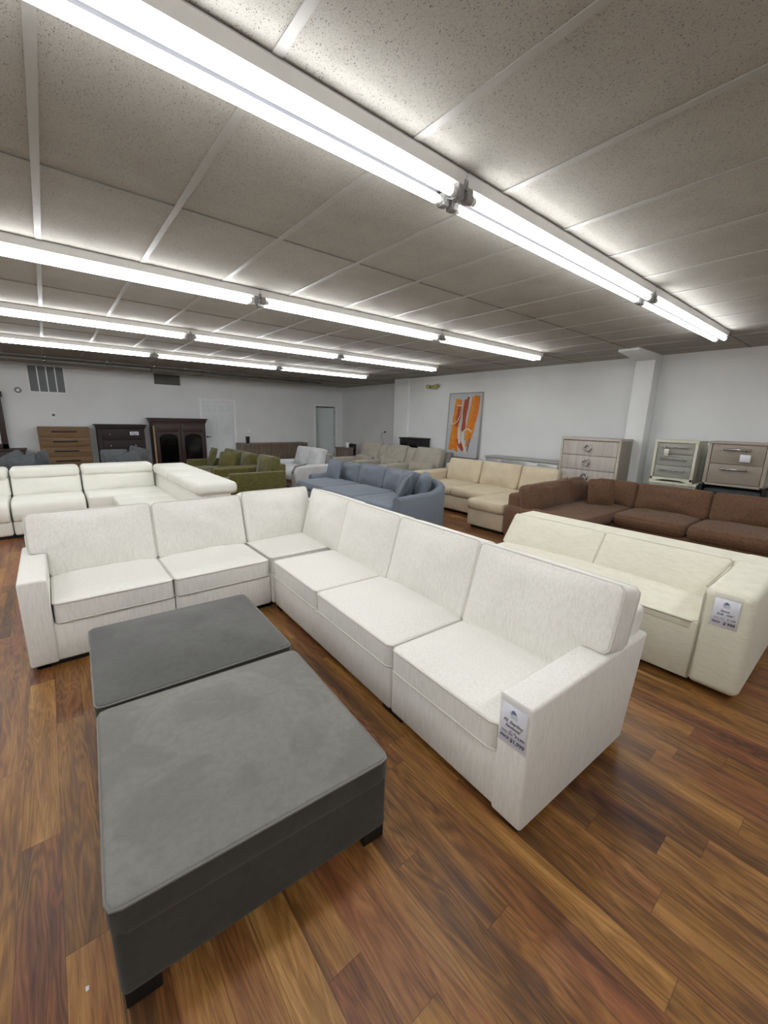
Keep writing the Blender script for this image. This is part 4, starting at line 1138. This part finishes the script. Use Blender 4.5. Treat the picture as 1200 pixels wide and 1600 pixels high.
# taupe nightstand on a black cabinet
t = Thing('taupe_nightstand', 'taupe two-drawer nightstand with chrome bar handles at the right edge', 'nightstand', (7.22, 1.625, .815), RZ)
b = bm_new(); rbox(b, (0, .02, 0), (.66, .42, .60), .006); t.part('body', b, M['taupe_lt'])
b = bm_new()
for lo, hi in (((0, -.016, 0), (.04, .03, .60)), ((.62, -.016, 0), (.66, .03, .60)), ((0, -.016, 0), (.66, .03, .03)), ((-.004, -.02, .575), (.664, .43, .605))): rbox(b, lo, hi, .004)
t.part('face_frame', b, M['taupe_lt'])
for (z0, z1) in ((.036, .300), (.306, .570)):
    b = bm_new(); rbox(b, (.046, -.008, z0), (.614, .03, z1), .004); d = t.part('drawer', b, M['taupe'])
    zc = z1-.065; b = bm_new()
    tube(b, [(.19, -.006, zc), (.185, -.035, zc), (.20, -.046, zc), (.44, -.046, zc), (.455, -.035, zc), (.45, -.006, zc)], .013, False, 10)
    t.part('handle', b, M['chrome'], d)
t = Thing('hang_tag', 'white paper hang tag on the upper handle of the taupe nightstand', 'tag', (7.158, 1.20, 1.31))
b = bm_new(); tube(b, [(0, 0, .02), (.002, 0, -.03), (0, 0, -.05)], .002, False, 6); t.part('string', b, M['ink'])
b = bm_new(); rbox(b, (-.002, -.055, -.145), (.002, .055, -.05), .0008, 1); t.part('card', b, M['paper'])
t = Thing('hang_tag', 'small pale tag on the upper handle of the ivory nightstand', 'tag', (7.255, 2.14, 1.255))
b = bm_new(); rbox(b, (-.002, -.03, -.085), (.002, .03, .02), .0008, 1); t.part('card', b, M['palegreen'])
b = bm_new(); tube(b, [(0, 0, .01), (.001, 0, .035)], .002, False, 6); t.part('string', b, M['ink'])
t = Thing('black_cabinet', 'black low cabinet under the taupe nightstand', 'cabinet', (7.20, 1.66, 0), RZ)
b = bm_new(); rbox(b, (0, .0, .02), (.74, .44, .70), .006); t.part('body', b, M['blackgl'])
b = bm_new(); rbox(b, (0, .0, .70), (.05, .44, .813), .004); rbox(b, (.69, 0, .70), (.74, .44, .813), .004); rbox(b, (0, .38, .70), (.74, .44, .813)); t.part('gallery', b, M['black'])
b = bm_new(); rbox(b, (.06, .06, .70), (.68, .36, .76), .01); t.part('inset', b, M['charcoal'])

# low glass table between the green armchair and the grey loveseat
t = Thing('glass_table', 'low glass coffee table before the grey loveseat, just behind the cream sectional back', 'table', (2.5, 6.15, 0))
b = bm_new(); rbox(b, (0, 0, .36), (.85, .6, .372), .003); t.part('top', b, M['tglass'])
b = bm_new()
for (x, y) in ((.06, .06), (.79, .06), (.06, .54), (.79, .54)): rbox(b, (x-.018, y-.018, 0), (x+.018, y+.018, .36), .003)
rbox(b, (.06, .05, .33), (.79, .07, .358)); rbox(b, (.06, .53, .33), (.79, .55, .358)); t.part('frame', b, M['chrome'])

# scrap on the floor
b = bm_new(); rbox(b, (-.004, -.006, 0), (.004, .006, .003), .001, 1); one('paper_scrap', b, M['paper'], 'tiny white scrap of paper on the floor left of the near ottoman', 'scrap', (-.105, 1.16, 0))

# ------------------------------------------------------------------ camera, world, render look
f_px, yaw, pitch, roll = 636.385, .685574, -.2221005, .0232017
cy_, sy_ = math.cos(yaw), math.sin(yaw)
fwd = V((sy_*math.cos(pitch), cy_*math.cos(pitch), math.sin(pitch))); right = V((cy_, -sy_, 0)); upv = right.cross(fwd)
r2 = right*math.cos(roll)+upv*math.sin(roll); u2 = -right*math.sin(roll)+upv*math.cos(roll)
cam = bpy.data.cameras.new('camera'); co = bpy.data.objects.new('camera', cam); COL.objects.link(co)
mw = Matrix.Identity(4)
for i, c in enumerate((r2, u2, -fwd)):
    for r in range(3): mw[r][i] = c[r]
mw.translation = (0, 0, 1.605)
co.matrix_world = mw
cam.sensor_fit = 'VERTICAL'; cam.sensor_height = 32; cam.lens = 32*f_px/1600
cam.clip_start = .02; cam.clip_end = 100
SC.camera = co
wd = bpy.data.worlds.new('world'); SC.world = wd; wd.use_nodes = True
wd.node_tree.nodes['Background'].inputs[0].default_value = (.5, .55, .6, 1); wd.node_tree.nodes['Background'].inputs[1].default_value = .3
SC.view_settings.view_transform = 'Standard'; SC.view_settings.look = 'None'
SC.view_settings.exposure = .74; SC.view_settings.gamma = 1; SC.view_settings.use_curve_mapping = False
